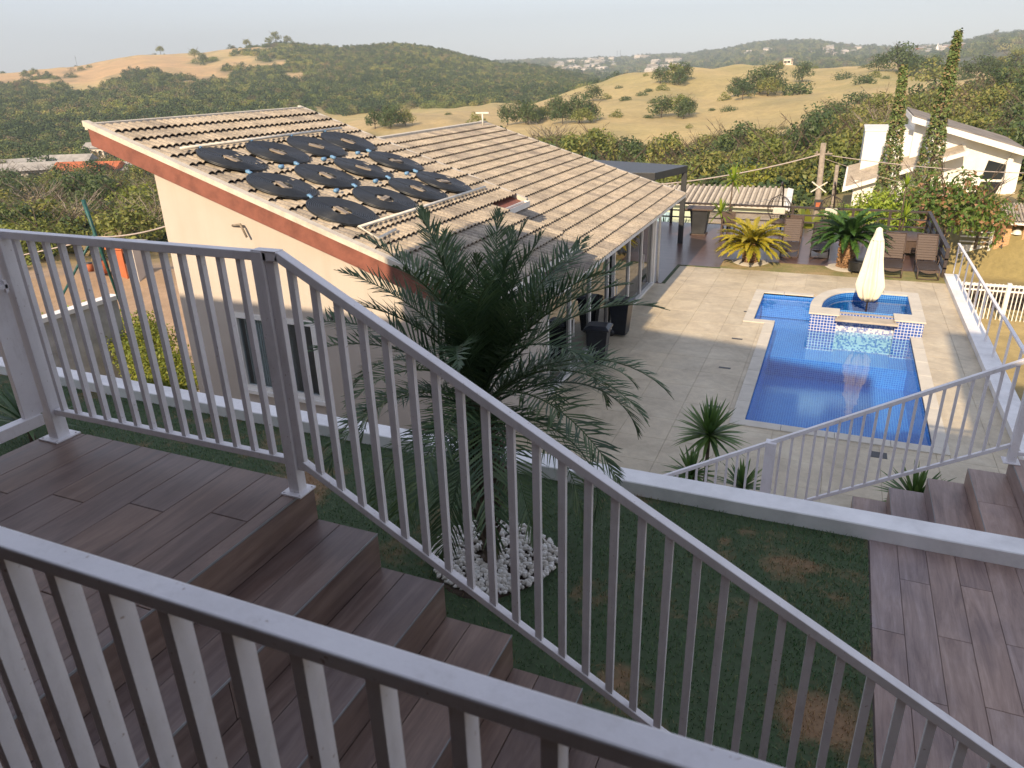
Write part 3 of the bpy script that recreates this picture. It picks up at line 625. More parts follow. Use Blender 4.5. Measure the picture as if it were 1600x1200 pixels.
# fascia and trims of the near roof
def sloped(name, xa, xb, y0, y1, zf, d0, d1, m, bev=0):
    b = MB(); v = []
    for x in (xa, xb): v += [(x, y0, zf(x)+d0), (x, y1, zf(x)+d0), (x, y1, zf(x)+d1), (x, y0, zf(x)+d1)]
    b.add(v, [(0, 1, 2, 3), (7, 6, 5, 4), (0, 4, 5, 1), (1, 5, 6, 2), (2, 6, 7, 3), (3, 7, 4, 0)]); return b.build(name, m, hs, bev)
sloped('fascia_board', -12.40, -4.76, 9.70, 9.74, zA, -.36, -.055, M['fascia'])
sloped('roof_edge_trim', -12.46, -4.72, 9.66, 9.80, zA, -.05, .045, M['rooftrim'])
sloped('soffit', -12.38, -4.80, 9.74, 9.999, zA, -.36, -.33, M['white'])
sloped('roof_edge_trim', -12.46, -6.42, 15.64, 15.74, zA, -.16, .035, M['rooftrim'])
sloped('roof_edge_trim', -6.36, -4.74, 14.18, 14.26, zA, -.12, .02, M['tile'])
sloped('roof_edge_trim', -12.0, -4.62, 24.98, 25.12, zC, -.15, .04, M['rooftrim'])
sloped('roof_edge_trim', -6.0, -4.62, 12.72, 12.80, zC, -.14, .02, M['white'])
b = MB(); b.box(-12.48, -12.30, 9.70, 15.7, zA(-12.4)-.10, zA(-12.4)+.02); b.build('ridge_trim', M['rooftrim'], hs, .01)
b = MB(); b.box(-11.98, -11.78, 15.74, 25.1, zC(-11.9)-.1, zC(-11.9)+.05); b.build('ridge_trim', M['rooftrim'], hs, .01)
b = MB(); b.tube([(-11.6, 24.4, zC(-11.6)), (-11.6, 24.4, zC(-11.6)+.45)], .03, 6); b.box(-11.85, -11.35, 24.37, 24.43, zC(-11.6)+.42, zC(-11.6)+.47); b.build('roof_vent', M['pvc'], hs)
sloped('roof_deck', -12.4, -6.45, 9.75, 15.66, zA, -.14, -.06, M['fascia']); sloped('roof_deck', -6.45, -4.85, 9.75, 14.2, zA, -.14, -.06, M['fascia'])
sloped('roof_deck', -11.9, -4.7, 12.78, 25.0, zC, -.14, -.06, M['fascia'])
# gutters
def gutter(x, y0, y1, z, w=.13, h=.10):
    b = MB(); b.box(x-.01, x+.008, y0, y1, z-h, z); b.box(x+w-.008, x+w, y0, y1, z-h, z); b.box(x-.01, x+w, y0, y1, z-h-.008, z-h); b.box(x-.01, x+w, y0-.008, y0, z-h-.008, z); b.box(x-.01, x+w, y1, y1+.008, z-h-.008, z); return b.build('gutter', M['white'], hs, .003)
gutter(-6.47, 14.35, 15.62, zA(-6.47)-.02, .14, .12); gutter(-4.80, 9.8, 14.2, zA(-4.8)-.02, .13, .12); gutter(-4.70, 12.75, 25.08, zC(-4.7)-.03)
b = MB(); b.tube([(-4.74, 13.75, zA(-4.8)-.14), (-4.80, 13.75, zA(-4.8)-.25), (-4.80, 13.75, zC(-4.8)+.03)], .04, 8); b.build('downpipe', M['white'], hs)
b = MB(); b.tube([(-4.62, 22.98, zC(-4.7)-.14), (-4.93, 22.95, zC(-4.7)-.3), (-4.93, 22.95, DECK)], .04, 8); b.build('downpipe', M['white'], hs)
# beam and glass front (X = -5.05)
b = MB(); b.box(-5.16, -5.02, 13.3, 24.8, zC(-5.05)-.30, zC(-5.05)-.10); b.build('lintel', M['white'], hs)
b = MB(); b.box(-5.20, -4.98, 13.3, 22.8, DECK+.001, DECK+.07); b.build('threshold', M['white'], hs)
GT = zC(-5.05)-.30
ys2 = [13.3, 14.75, 16.2, 17.65, 18.4, 19.85, 21.3, 22.75]
for y in (13.3, 14.6, 15.9, 17.2, 18.35, 19.6, 20.9, 22.2, 22.75): pass
posts = [13.35, 14.75, 16.2, 17.7, 18.3, 19.8, 21.25, 22.62]
for i, y in enumerate(posts):
    ww = .05 if i in (4,) else .07
    b = MB(); b.box(-5.13, -5.04, y-ww/2, y+ww/2, DECK+.07, GT); f_ = b.build('door_frame', M['white'], hs, .004)
for i in range(len(posts)-1):
    y0, y1 = posts[i]+.035, posts[i+1]-.035
    if i == 3: continue                        # the open door
    b = MB(); b.box(-5.095, -5.087, y0, y1, DECK+.07, GT); b.build('glass_pane', M['glass'], hs)
    q = MB(); q.box(-5.04, -5.01, y0+.10, y0+.12, DECK+.8, DECK+1.25); q.box(-5.06, -5.01, y0+.10, y0+.12, DECK+.8, DECK+.82); q.box(-5.06, -5.01, y0+.10, y0+.12, DECK+1.23, DECK+1.25)
    if i in (1, 4, 6): q.build('door_handle', M['white'], hs)
b = MB(); b.box(-5.16, -4.99, 22.66, 22.86, DECK+.07, GT); b.build('corner_pier', M['white'], hs)
# ------------------------------------------------------------------ roof tiles
roof = MB(); roof.box(-9, -8.9, 16, 16.1, -3.2, -3.1); roof = roof.build('roof', M['fascia'], hs)
def tile_geo(w, l, hump, tilt, seg=6, th=.014):
    vs = []; fs = []; n = 2*seg+1
    for j, (v, dz) in enumerate(((0., 0.), (l, tilt))):
        for i in range(n):
            u = i/(n-1); s_ = abs(math.sin(math.pi*u*2)); h_ = hump*(s_**.8)
            vs.append((v, u*w, dz+h_))
    top_ = [(i, n+i, n+i+1, i+1) for i in range(n-1)]
    vs2 = [(x, y, z-th) for x, y, z in vs]; m = len(vs)
    fs = top_+[(m+i, m+i+1, m+n+i+1, m+n+i) for i in range(n-1)]+[(n+i, m+n+i, m+n+i+1, n+i+1) for i in range(n-1)]
    fs += [(0, m, m+n, n), (n-1, 2*n-1, m+2*n-1, m+n-1)]
    return vs+vs2, fs
TW = .327; tv, tf = tile_geo(TW, .45, .048, .054)
tb = MB(); tb.add(tv, tf, False); tme = tb.mesh('roof_tile', M['tile'])
tiles = []
for (zf, s_, x0, nx, y0, y1, tag_) in ((zA, SA, -12.33, 19, 9.80, 15.66, 'A'), (zC, SC, -11.80, 18, 12.80, 25.0, 'C')):
    ny = int(round((y1-y0)/TW)); tw = (y1-y0)/ny
    for k in range(nx):
        xa = x0+.4015*k
        for j in range(ny):
            y = y0+j*tw; yc = y+tw/2
            if tag_ == 'A' and xa > -6.78 and yc > 14.22: continue
            if tag_ == 'C' and ((xa < -6.9 and yc < 15.3) or (xa < -5.2 and yc < 13.9)): continue
            tiles.append((xa, y, zf(xa), s_, tw/TW))
def tmat(t_):
    x, y, z, s_, ky = t_; a = math.atan(-s_)
    return Matrix.Translation((x, y, z-.02))@Matrix.Rotation(a+U(-.006, .006), 4, 'Y')@Matrix.Rotation(U(-.006, .006), 4, 'Z')@Matrix.Diagonal((1, ky*.995, 1, 1))
tiles.sort(key=lambda q: -1/(q[0]**2+q[1]**2+q[2]**2))
wr = world(roof)
for t_ in tiles[:296]:
    o = link(bpy.data.objects.new('roof_tile', tme)); o.parent = roof; o.matrix_local = Matrix.Translation(-wr)@tmat(t_)
b = MB()
for t_ in tiles[296:]:
    m_ = tmat(t_); b.add([m_@Vector(v) for v in tv], tf)
kind(b.build('roof_tiles', M['tile'], roof), 'stuff')
# ------------------------------------------------------------------ white metal railings
def post(par, x, y, z0, z1, w=.055, plate=True, name='post'):
    b = MB(); b.box(x-w/2, x+w/2, y-w/2, y+w/2, z0, z1); p = b.build(name, M['rail'], par, .003)
    if plate:
        b = MB(); b.box(x-w, x+w, y-w, y+w, z0, z0+.008)
        for i in (-1, 1):
            for j in (-1, 1): b.lathe([(.006, .008), (.006, .013), (0, .013)], (x+i*w*.78, y+j*w*.78, z0), 6)
        b.build('base_plate', M['rail'], par, .001)
balm = {}
def baluster(par, x, y, z0, z1, w=.024, d=.024):
    k = (round(z1-z0, 3), w, d)
    if k not in balm:
        b = MB(); h = z1-z0; b.box(-w/2, w/2, -d/2, d/2, 0, h); balm[k] = b.mesh('baluster', M['rail'])
    o = inst('baluster', balm[k], par, (x, y, z0)); return o
def rail(par, name, a, c, w, h): b = MB(); b.bar(a, c, w, h); return b.build(name, M['rail'], par, .003)
# far side of landing and stair
YR = 2.222
r1 = T('stair_railing', 'white metal railing along the far edge of the landing and down the stairs', 'railing', (-2.05, YR, LAND))
post(r1, -3.60, YR, LAND, -.612, .07); post(r1, -2.045, YR, LAND, -.608, .055)
b = MB(); b.box(-2.07, -1.95, YR-.024, YR+.024, -.6085, -.603); b.build('cap', M['rail'], r1, .001)
rail(r1, 'top_rail', (-3.63, YR, -.628), (-2.0, YR, -.628), .045, .036); rail(r1, 'bottom_rail', (-3.56, YR, -1.545), (-2.07, YR, -1.545), .035, .032)
x = -3.50
while x < -2.09: baluster(r1, x, YR, -1.53, -.645); x += .1035
sl = -.560
b = MB(); b.box(-2.016, -1.975, YR-.014, YR+.014, -1.58, -.63); b.build('post', M['rail'], r1, .003)
TX0, TZ0 = -1.965, -.608
rail(r1, 'top_rail', (-2.02, YR, -.626), (-1.945, YR, -.626), .045, .036)
rail(r1, 'top_rail', (-1.955, YR, -.622), (1.1, YR, -.622+sl*3.055), .045, .036)
rail(r1, 'bottom_rail', (-1.99, YR, -1.545), (1.1, YR, -1.545+(sl-.012)*3.09), .035, .032)
x = -1.905
while x < 1.0:
    baluster(r1, x, YR, -1.545+(sl-.012)*(x+1.99)+.012, -.622+sl*(x+1.955)-.015, .029, .022); x += .1015
post(r1, 1.02, YR, LAND-1.82, -.62+sl*2.97, .055)
# near rail (stairwell side)
r0 = T('near_railing', 'white metal railing right in front of the viewer across the stairwell', 'railing', (-.5, .52, LAND))
rail(r0, 'top_rail', (-1.9, .517, -.602), (1.2, .517, -.602), .036, .024); rail(r0, 'bottom_rail', (-1.9, .517, -1.60), (1.2, .517, -1.60), .035, .032)
x = -1.655
while x < 1.1: baluster(r0, x, .517, -1.585, -.613, .019, .031); x += .1045
post(r0, -1.93, .517, LAND, -.6); post(r0, 1.2, .517, LAND, -.6)
# gate on the left
g = T('landing_gate', 'white gate of wide pickets with a small latch at the left end of the landing', 'gate', (-3.6, 1.3, LAND))
rail(g, 'top_rail', (-3.60, 2.15, -.64), (-3.60, .9, -.64), .05, .05); rail(g, 'bottom_rail', (-3.60, 2.15, -1.56), (-3.60, .9, -1.56), .06, .06)
for i, y in enumerate((2.12, 1.86, 1.60, 1.34, 1.08)):
    b = MB(); b.box(-3.615, -3.585, y-.05, y+.05, -1.53, -.665); b.build('picket', M['rail'], g, .002)
b = MB(); b.box(-3.57, -3.545, 2.09, 2.16, -.87, -.85); b.box(-3.56, -3.545, 2.14, 2.155, -.89, -.83); b.build('latch', M['rail'], g, .001)
# lower stairs and their railing
ls = T('lower_stairs', 'wood look tiled steps going down to the pool patio behind the white wall', 'stairs', (.5, 6.7, -5))
b0 = MB()
for k in range(16):
    xr = 1.87-.3215*k; z = LAWN+.005-.1765*k            # riser facing -x at xr, tread level z right of it
    x2 = xr+.3215
    b = MB(); b.box(xr, xr+.011, 5.875, 7.55, z-.1765, z-.012); b.build('tile', M['woodtile2'], ls)
    b = MB(); b.box(xr+.001, xr+.004, 5.875, 7.55, z-.012, z+.001); b.build('nosing_strip', M['edge'], ls)
    b = MB(); b.box(xr+.011, x2, 5.875, 7.547, DECK-.05, z-.012); b.build('step_core', M['grout'], ls)
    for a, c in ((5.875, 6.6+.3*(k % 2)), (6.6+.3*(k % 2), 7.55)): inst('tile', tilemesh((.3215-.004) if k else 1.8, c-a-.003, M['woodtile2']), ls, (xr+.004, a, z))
b = MB(); b.box(2.2, 4.2, 5.875, 7.547, DECK-.05, LAWN-.008); b.build('step_core', M['grout'], ls)
r2 = T('lower_stair_railing', 'white railing sloping down beside the lower stairs in front of the pool', 'railing', (0, 7.47, -5))
y2 = 7.47; s2 = .582
def zt2(x): return -3.645+s2*(x+.23)
rail(r2, 'top_rail', (-3.0, y2, zt2(-3.0)-.02), (1.86, y2, zt2(1.86)-.02), .05, .04); rail(r2, 'bottom_rail', (-.20, y2, zt2(-.2)-.90), (1.83, y2, zt2(1.83)-.90), .035, .035)
rail(r2, 'bottom_rail', (-2.9, y2, zt2(-2.9)-.90), (-.4, y2, zt2(-.4)-.90), .035, .035)
post(r2, -.285, y2, DECK+1.6, zt2(-.285)-.01, .11, False); post(r2, 1.86, y2, LAWN+.005, zt2(1.86)+.02, .07); post(r2, -2.95, y2, DECK, zt2(-2.95), .055)
x = -2.85
while x < 1.78:
    if abs(x+.285) > .08: baluster(r2, x, y2, zt2(x)-.885, zt2(x)-.035)
    x += .1065
r2b = T('upper_side_railing', 'short white railing at the head of the lower stairs at the right edge', 'railing', (2.6, y2, LAWN))
rail(r2b, 'top_rail', (1.90, y2, zt2(1.86)-.02), (3.6, y2, zt2(1.86)-.02), .05, .04); rail(r2b, 'bottom_rail', (1.9, y2, LAWN+.1), (3.6, y2, LAWN+.1), .035, .035)
x = 2.0
while x < 3.55: baluster(r2b, x, y2, LAWN+.115, zt2(1.86)-.035); x += .1065
# fence on the kerb
r3 = T('patio_fence', 'white metal fence with flat uprights along the kerb on the right of the patio', 'fence', (3.7, 20, DECK))
zf0 = DECK+.14
rail(r3, 'top_rail', (3.74, 9.0, -5.13), (3.74, 26.4, -5.24), .07, .04)
y = 26.3
while y > 9.0:
    b = MB(); b.box(3.725, 3.755, y-.055, y+.055, zf0, -5.14-.11*(y-9)/17.4); b.build('upright', M['rail'], r3, .003); y -= 1.12
# ------------------------------------------------------------------ umbrella
um = T('garden_umbrella', 'closed cream canvas umbrella standing in the raised spa', 'umbrella', (1.13, 20.62, ZR-.9))
b = MB(); b.tube([(1.13, 20.62, ZR-.9), (1.13, 20.62, -3.84)], .022, 10); b.build('pole', M['dark'], um)
b = MB(); b.lathe([(0, 0), (.25, 0), (.25, .05), (.05, .09), (.03, .2)], (1.13, 20.62, ZR-.9), 20); b.build('foot', M['concrete'], um)
fl = lambda a, z: 1+(.16+.10*min(1, max(0, (-z)/1.2)))*math.sin(8*a+z*.7)+.10*math.sin(3*a+z*2)
b = MB(); b.lathe([(.012, .02), (.07, -.02), (.085, -.10), (.115, -.22), (.15, -.30)], (1.13, 20.62, -3.80), 32, lambda a, z: 1+.05*math.sin(8*a)); b.build('cap', M['cloth'], um)
b = MB(); b.lathe([(.10, -.24), (.135, -.32), (.165, -.5), (.19, -.75), (.215, -1.0), (.25, -1.25), (.285, -1.45), (.25, -1.62), (.20, -1.78), (.12, -1.9), (.02, -1.80)], (1.13, 20.62, -3.80), 64, fl); b.build('canopy', M['cloth'], um)
# ------------------------------------------------------------------ bins
def bin_(x, y, label, rz):
    t_ = T('wheelie_bin', label, 'bin', (x, y, DECK), 'black bins by the glass doors', rz)
    b = MB(); v = []
    for z, w_, d_ in ((.05, .185, .17), (.88, .245, .25)): v += [(-w_, -d_, z), (w_, -d_, z), (w_, d_, z), (-w_, d_, z)]
    b.add(v, [(3, 2, 1, 0), (4, 5, 6, 7)]+[(i, (i+1) % 4, 4+(i+1) % 4, 4+i) for i in range(4)]); b.build('body', M['bin'], t_, .015, True)
    b = MB(); b.add([(-.27, -.29, .885), (.27, -.29, .885), (.27, .29, .885), (-.27, .29, .885), (-.27, -.29, .93), (.27, -.29, .93), (.27, .29, .93), (-.27, .29, .93), (-.17, -.2, .985), (.17, -.2, .985), (.17, .18, .985), (-.17, .18, .985)],
                    [(3, 2, 1, 0)]+[(i, (i+1) % 4, 4+(i+1) % 4, 4+i) for i in range(4)]+[(4+i, 4+(i+1) % 4, 8+(i+1) % 4, 8+i) for i in range(4)]+[(8, 9, 10, 11)]); b.build('lid', M['bin'], t_, .01, True)
    for s_ in (-1, 1):
        b = MB(); b.tube([(s_*.17, .20, .09), (s_*.215, .20, .09)], .09, 14); b.build('wheel', M['black'], t_, 0, True)
    b = MB(); b.tube([(-.2, .27, .84), (-.2, .32, .86), (.2, .32, .86), (.2, .27, .84)], .014, 6); b.build('handle', M['bin'], t_, 0, True)
    return t_
bin_(-4.66, 17.62, 'black wheelie bin by the glass doors, the farther of the two', math.radians(88)); bin_(-4.60, 15.42, 'black wheelie bin partly behind the palm fronds, the nearer of the two', math.radians(95))
# ------------------------------------------------------------------ solar heater coils on the near roof
SAr = math.atan(-SA)
def onA(x, y, h=0): return Vector((x, y, zA(x)+.045))+Vector((math.sin(SAr), 0, math.cos(SAr)))*h
cb = MB(); R0_, R1_ = .20, .59; nr = 13
for k in range(nr):
    r = R0_+(R1_-R0_)*k/(nr-1)
    for lay in (0, .022):
        pts = [(r*math.cos(a), r*math.sin(a), .02+lay) for a in np.linspace(0, 2*math.pi, 41)]
        cb.tube(pts, .0165, 5, False)
cm = cb.mesh('coil', M['coil'])
kb = MB(); kb.box(-.61, .61, -.006, .006, .057, .061); km = kb.mesh('strap', M['coil'])
hb_ = MB(); hb_.box(-.16, .16, -.05, .05, .03, .06); hm = hb_.mesh('bracket', M['pole'])
fb_ = MB(); fb_.tube([(-.70, 0, .05), (-.60, 0, .05)], .032, 8); fb_.tube([(-.70, 0, .05), (-.70, .07, .05)], .028, 8); fm = fb_.mesh('fitting', M['blue'])
def pA(x, y): return onplane_(x, y)
rowsX = [-10.22, -9.02, -7.82]; k = 0
cen = [[(365, 256), (432, 246), (492, 236), (545, 228)], [(450, 293), (517, 280), (568, 269), (619, 258)], [(536, 335), (601, 318), (655, 302), (696, 290)]]
pos = [('top row', -10.18, (10.72, 11.98, 13.2, 14.35)), ('middle row', -8.98, (10.55, 11.85, 13.08, 14.35)), ('bottom row', -7.80, (10.58, 11.95, 13.2, 14.3))]
nth = ['nearest the red fascia', 'second from the red fascia', 'third from the red fascia', 'farthest from the red fascia']
for rn, x, yy in pos:
    for i, y in enumerate(yy):
        o = T('solar_heater_coil', 'black coiled solar heater tube on the roof, %s, %s' % (rn, nth[i]), 'solar heater', onA(x, y, .0), 'coiled solar heaters on the roof')
        o.rotation_euler = (0, SAr, U(0, .3))
        for nm, me in (('coil', cm), ('strap', km), ('bracket', hm), ('fitting', fm)):
            c_ = link(bpy.data.objects.new(nm, me)); c_.parent = o
            if nm == 'bracket': c_.rotation_euler = (0, 0, U(0, 3))
def pipe(name, label, pts, r=.028):
    b = MB(); b.tube([onA(x, y, h) for x, y, h in pts], r, 8); tag(b.build(name, M['pvc']), label, 'pipe', 'white heater pipes on the roof')
pipe('water_pipe', 'white pipe above the top row of roof heaters', [(-10.78, 10.15, .07), (-10.80, 15.0, .07)])
pipe('water_pipe', 'white pipe below the bottom row of roof heaters', [(-6.86, 10.75, .05), (-6.80, 10.12, .05), (-7.20, 10.16, .07), (-7.16, 15.0, .07)])
for x in (-9.58, -8.40):
    for y in (11.3, 12.6, 13.8):
        b = MB(); c_ = onA(x, y, .06); b.tube([c_-Vector((0, .05, 0)), c_+Vector((0, .05, 0))], .036, 8); tag(b.build('pipe_fitting', M['blue']), 'small blue pipe joint between the roof heater coils', 'pipe joint', 'blue joints between the heaters')
# ------------------------------------------------------------------ dark deck, pergola, railing
b = MB(); b.box(-9.5, 3.6, 26.75, 33.2, -9.5, DECK+.01); b.box(-9.5, -3.35, 25.46, 26.75, -9.5, DECK+.01); b.box(-9.5, -4.76, 22.85, 25.46, -9.5, DECK+.012); kind(b.build('timber_deck', M['deck']), 'structure')
b = MB(); b.box(-4.76, -4.66, 22.9, 25.4, DECK-.02, DECK+.02); b.box(-4.76, -3.3, 25.36, 25.45, DECK-.02, DECK+.02); tag(b.build('turf_edge', M['lawnbase']), 'narrow dark green turf strip along the edge of the dark deck', 'turf strip')
b = MB(); b.box(-3.35, 3.6, 25.46, 26.75, -9.5, DECK-.002); b.box(-9, -5.0, 25.2, 25.45, -9.5, DECK-.01); kind(b.build('flower_bed', M['drylawn']), 'structure')
dr = T('deck_railing', 'dark brown timber railing with three rails round the far deck', 'railing', (0, 33, DECK))
zr = -5.36
for z, h in ((zr, .08), (zr-.33, .05), (zr-.62, .05)):
    b = MB(); b.box(-9.2, 3.44, 32.95, 33.05, z-h, z); b.build('rail', M['dark'], dr)
    b = MB(); b.box(3.40, 3.52, 26.2, 33.05, z-h, z+.002); b.build('rail', M['dark'], dr)
for x in (-8.6, -6.6, -4.05, -1.55, .75, 2.1, 3.45): b = MB(); b.box(x-.05, x+.05, 32.94, 33.06, DECK, zr-.08); b.build('post', M['dark'], dr)
for y in (26.25, 28.0, 29.6, 31.3): b = MB(); b.box(3.41, 3.51, y-.05, y+.05, DECK-.3, zr-.08); b.build('post', M['dark'], dr)
pg = T('pergola', 'dark grey pergola with flat canopy behind the garden house', 'pergola', (-6.5, 28, DECK))
b = MB(); b.prism([(-6.0, 26.7), (-5.30, 29.1), (-9.5, 30.5), (-9.5, 26.3)], -3.62, -3.36); b.build('canopy', M['darkgrey'], pg, .01)
for x, y in ((-5.38, 28.95), (-9.3, 29.9)): b = MB(); b.box(x-.09, x+.09, y-.09, y+.09, DECK, -3.62); b.build('post', M['darkgrey'], pg)
b = MB(); b.prism([(-6.4, 26.3), (-6.0, 26.7), (-6.1, 27.2), (-6.9, 27.1)], -3.95, -3.63); b.build('bracket', M['darkgrey'], pg)
# pedestal bin / planter column
pd_ = T('pedestal_stand', 'dark brown tapered pedestal with a flat wooden top on the far deck', 'stand', (-4.95, 30.9, DECK))
b = MB(); v = []
for z, w_ in ((.06, .26), (1.02, .36)): v += [(-5.0-w_, 30.9-w_, DECK+z), (-5.0+w_, 30.9-w_, DECK+z), (-5.0+w_, 30.9+w_, DECK+z), (-5.0-w_, 30.9+w_, DECK+z)]
b.add(v, [(3, 2, 1, 0), (4, 5, 6, 7)]+[(i, (i+1) % 4, 4+(i+1) % 4, 4+i) for i in range(4)]); b.build('body', M['darkgrey'], pd_, .01)
b = MB(); b.box(-5.55, -4.45, 30.45, 31.35, DECK+1.03, DECK+1.10); b.build('top', M['wicker'], pd_, .01)
b = MB(); b.box(-5.32, -4.68, 30.6, 31.2, DECK+.01, DECK+.06); b.build('base', M['wicker'], pd_, .01)
# ------------------------------------------------------------------ loungers, tables, chairs
def lounger(x, y, rz, label, col='wicker', back=58):
    t_ = T('sun_lounger', label, 'lounger', (x, y, DECK), 'wicker loungers on the far deck', rz)
    W = .30; m = M[col]
    b = MB()
    for s_ in (-1, 1):
        b.tube([(s_*W, .0, .02), (s_*W, .03, .22), (s_*W, .10, .30), (s_*W, 1.25, .33)], .022, 6)
        b.tube([(s_*W, 1.25, .33), (s_*W, 1.1, .02)], .02, 6); b.tube([(s_*W, .75, .32), (s_*(W+.03), .8, .50), (s_*(W+.03), 1.05, .54), (s_*W, 1.28, .50)], .017, 6)
    b.tube([(-W, 0, .02), (W, 0, .02)], .018, 6); b.build('frame', m, t_, 0, True)
    b = MB(); n_ = 8
    for i in range(n_):
        a = -W+.02+(2*W-.04)*i/n_; c_ = a+(2*W-.04)/n_; f = lambda u: .30-.10*(1-(u/W)**2)
        b.add([(a, -.01, .30), (c_, -.01, .30), (c_, -.01, f(c_)), (a, -.01, f(a)), (a, .03, .30), (c_, .03, .30), (c_, .03, f(c_)), (a, .03, f(a))], [(0, 3, 2, 1), (4, 5, 6, 7), (3, 7, 6, 2), (0, 1, 5, 4)])
    b.build('front_apron', m, t_, 0, True)
    for i in range(15):
        y0 = .04+i*.08; b = MB(); b.box(-W+.01, W-.01, y0, y0+.070, .318, .332); b.build('seat_strap', M['wickerdark'] if col == 'wicker' else m, t_, 0, True)
    a = math.radians(back); c0, s0 = math.cos(a), math.sin(a)
    for i in range(10):
        d0, d1 = .03+i*.085, .03+i*.085+.075
        b = MB(); b.add([(-W+.02, 1.22+d*c0+n0*s0, .34+d*s0-n0*c0) for d, n0 in ((d0, 0), (d1, 0), (d1, .015), (d0, .015))]+[(W-.02, 1.22+d*c0+n0*s0, .34+d*s0-n0*c0) for d, n0 in ((d0, 0), (d1, 0), (d1, .015), (d0, .015))],
            [(0, 1, 2, 3), (7, 6, 5, 4), (0, 4, 5, 1), (1, 5, 6, 2), (2, 6, 7, 3), (3, 7, 4, 0)]); b.build('back_strap', m, t_, 0, True)
    b = MB()
    for s_ in (-1, 1): b.tube([(s_*W, 1.22, .34), (s_*W, 1.22+.9*c0, .34+.9*s0)], .02, 6)
    b.tube([(-W, 1.22+.9*c0, .34+.9*s0), (W, 1.22+.9*c0, .34+.9*s0)], .02, 6); b.tube([(0, 1.22+.6*c0, .34+.6*s0), (0, 1.75, .03)], .015, 6); b.build('back_frame', m, t_, 0, True)
    return t_
lounger(1.95, 25.75, -.05, 'brown wicker lounger with raised back just right of the closed umbrella'); lounger(3.0, 25.75, .02, 'brown wicker lounger with raised back in the corner beside the white fence')
lounger(-1.25, 27.6, .03, 'wicker lounger on the far deck right of the yellow cycad'); lounger(-.25, 27.8, .02, 'wicker lounger on the far deck just left of the green cycad', 'wickerdark', 40)
def rtable(name, x, y, r, h, label, cat, m='wickerdark'):
    t_ = T(name, label, cat, (x, y, DECK))
    b = MB(); b.lathe([(0, h-.03), (r, h-.03), (r+.01, h-.015), (r, h), (0, h)], (x, y, DECK), 28); b.build('table_top', M[m], t_)
    b = MB(); b.lathe([(r*.9, h*.25), (r*.96, h-.04)], (x, y, DECK), 28); b.build('woven_skirt', M[m], t_)
    for k in range(4):
        a = .8+k*math.pi/2; b = MB(); b.tube([(x+r*.8*math.cos(a), y+r*.8*math.sin(a), DECK), (x+r*.9*math.cos(a), y+r*.9*math.sin(a), DECK+h-.03)], .02, 6); b.build('leg', M[m], t_)
    b = MB(); b.lathe([(r*.75, .12), (r*.8, .14), (r*.75, .16)], (x, y, DECK), 24); b.build('ring', M[m], t_)
rtable('side_table', 1.02, 26.15, .36, .40, 'low round dark wicker table at the foot of the green cycad', 'table', 'black')
rtable('wicker_daybed', 2.55, 29.6, .85, .62, 'large round brown wicker daybed table behind the loungers', 'daybed', 'wicker')
b = MB(); b.lathe([(.86, .6), (.9, .75), (.82, .86)], (2.55, 29.9, DECK), 28); 
def chair(x, y, rz, label):
    t_ = T('wicker_chair', label, 'chair', (x, y, DECK), 'wicker chairs on the far deck', rz)
    b = MB(); b.box(-.28, .28, -.25, .25, .38, .43); b.build('seat', M['wicker'], t_, .01, True)
    b = MB(); b.box(-.28, .28, .22, .27, .43, .86); b.build('backrest', M['wicker'], t_, .01, True)
    for sx in (-.26, .26):
        for sy in (-.22, .22): b = MB(); b.box(sx-.02, sx+.02, sy-.02, sy+.02, 0, .38); b.build('leg', M['wicker'], t_, 0, True)
        b = MB(); b.box(sx-.025, sx+.025, -.22, .24, .60, .64); b.box(sx-.02, sx+.02, -.22, -.18, .43, .60); b.build('armrest', M['wicker'], t_, 0, True)
chair(-3.9, 31.3, .2, 'wicker chair beside the dark pedestal near the far rail'); chair(-1.35, 31.2, -.3, 'wicker armchair between the hanging egg chair and the deck path'); chair(.9, 31.4, .3, 'wicker armchair half hidden behind the green cycad')
# hanging egg chairs
def egg(x, y, label):
    t_ = T('egg_chair', label, 'hanging chair', (x, y, DECK), 'hanging egg chairs at the far rail')
    b = MB(); b.tube([(x+.1, y+.75, DECK+.03), (x+.08, y+.78, DECK+1.0), (x+.05, y+.6, DECK+1.75), (x, y+.25, DECK+2.05), (x, y, DECK+1.98)], .035, 8)
    b.tube([(x+.1+.5*math.cos(a), y+.3+.5*math.sin(a), DECK+.02) for a in np.linspace(0, 6.28, 17)], .025, 6, False); b.build('stand', M['dark'], t_)
    b = MB(); b.tube([(x, y, DECK+1.98), (x, y, DECK+1.62)], .012, 5); b.build('chain', M['dark'], t_)
    b = MB(); n_ = 9
    def P_(a, v): # v 0 top..1 bottom
        rr_ = .46*math.sin(math.pi*min(1, v**.75)); return (x+rr_*math.cos(a), y+.85*rr_*math.sin(a), DECK+1.62-1.32*v)
    for k in range(14):
        a = math.radians(-35)+math.radians(250)*k/13; b.tube([P_(a, v) for v in np.linspace(0, 1, 9)], .009, 4, False)
    for v in (.25, .4, .55, .7, .85): b.tube([P_(math.radians(-35)+math.radians(250)*k/12, v) for k in range(13)], .008, 4, False)
    b.build('basket', M['wickerdark'], t_)
    b = MB(); b.lathe([(.05, 0), (.30, .03), (.34, .12), (.28, .2), (.05, .22)], (x, y, DECK+.42), 16); b.build('seat_cushion', M['wickerdark'], t_)
    b = MB(); b.box(x-.24, x+.24, y+.18, y+.28, DECK+.78, DECK+1.06); b.build('back_cushion', M['coping'], t_, .05)
egg(-2.02, 31.6, 'hanging egg chair with cream cushion, the left one, in front of the mint wall'); egg(-.08, 31.9, 'hanging egg chair with cream cushion, the right one, behind the green cycad')
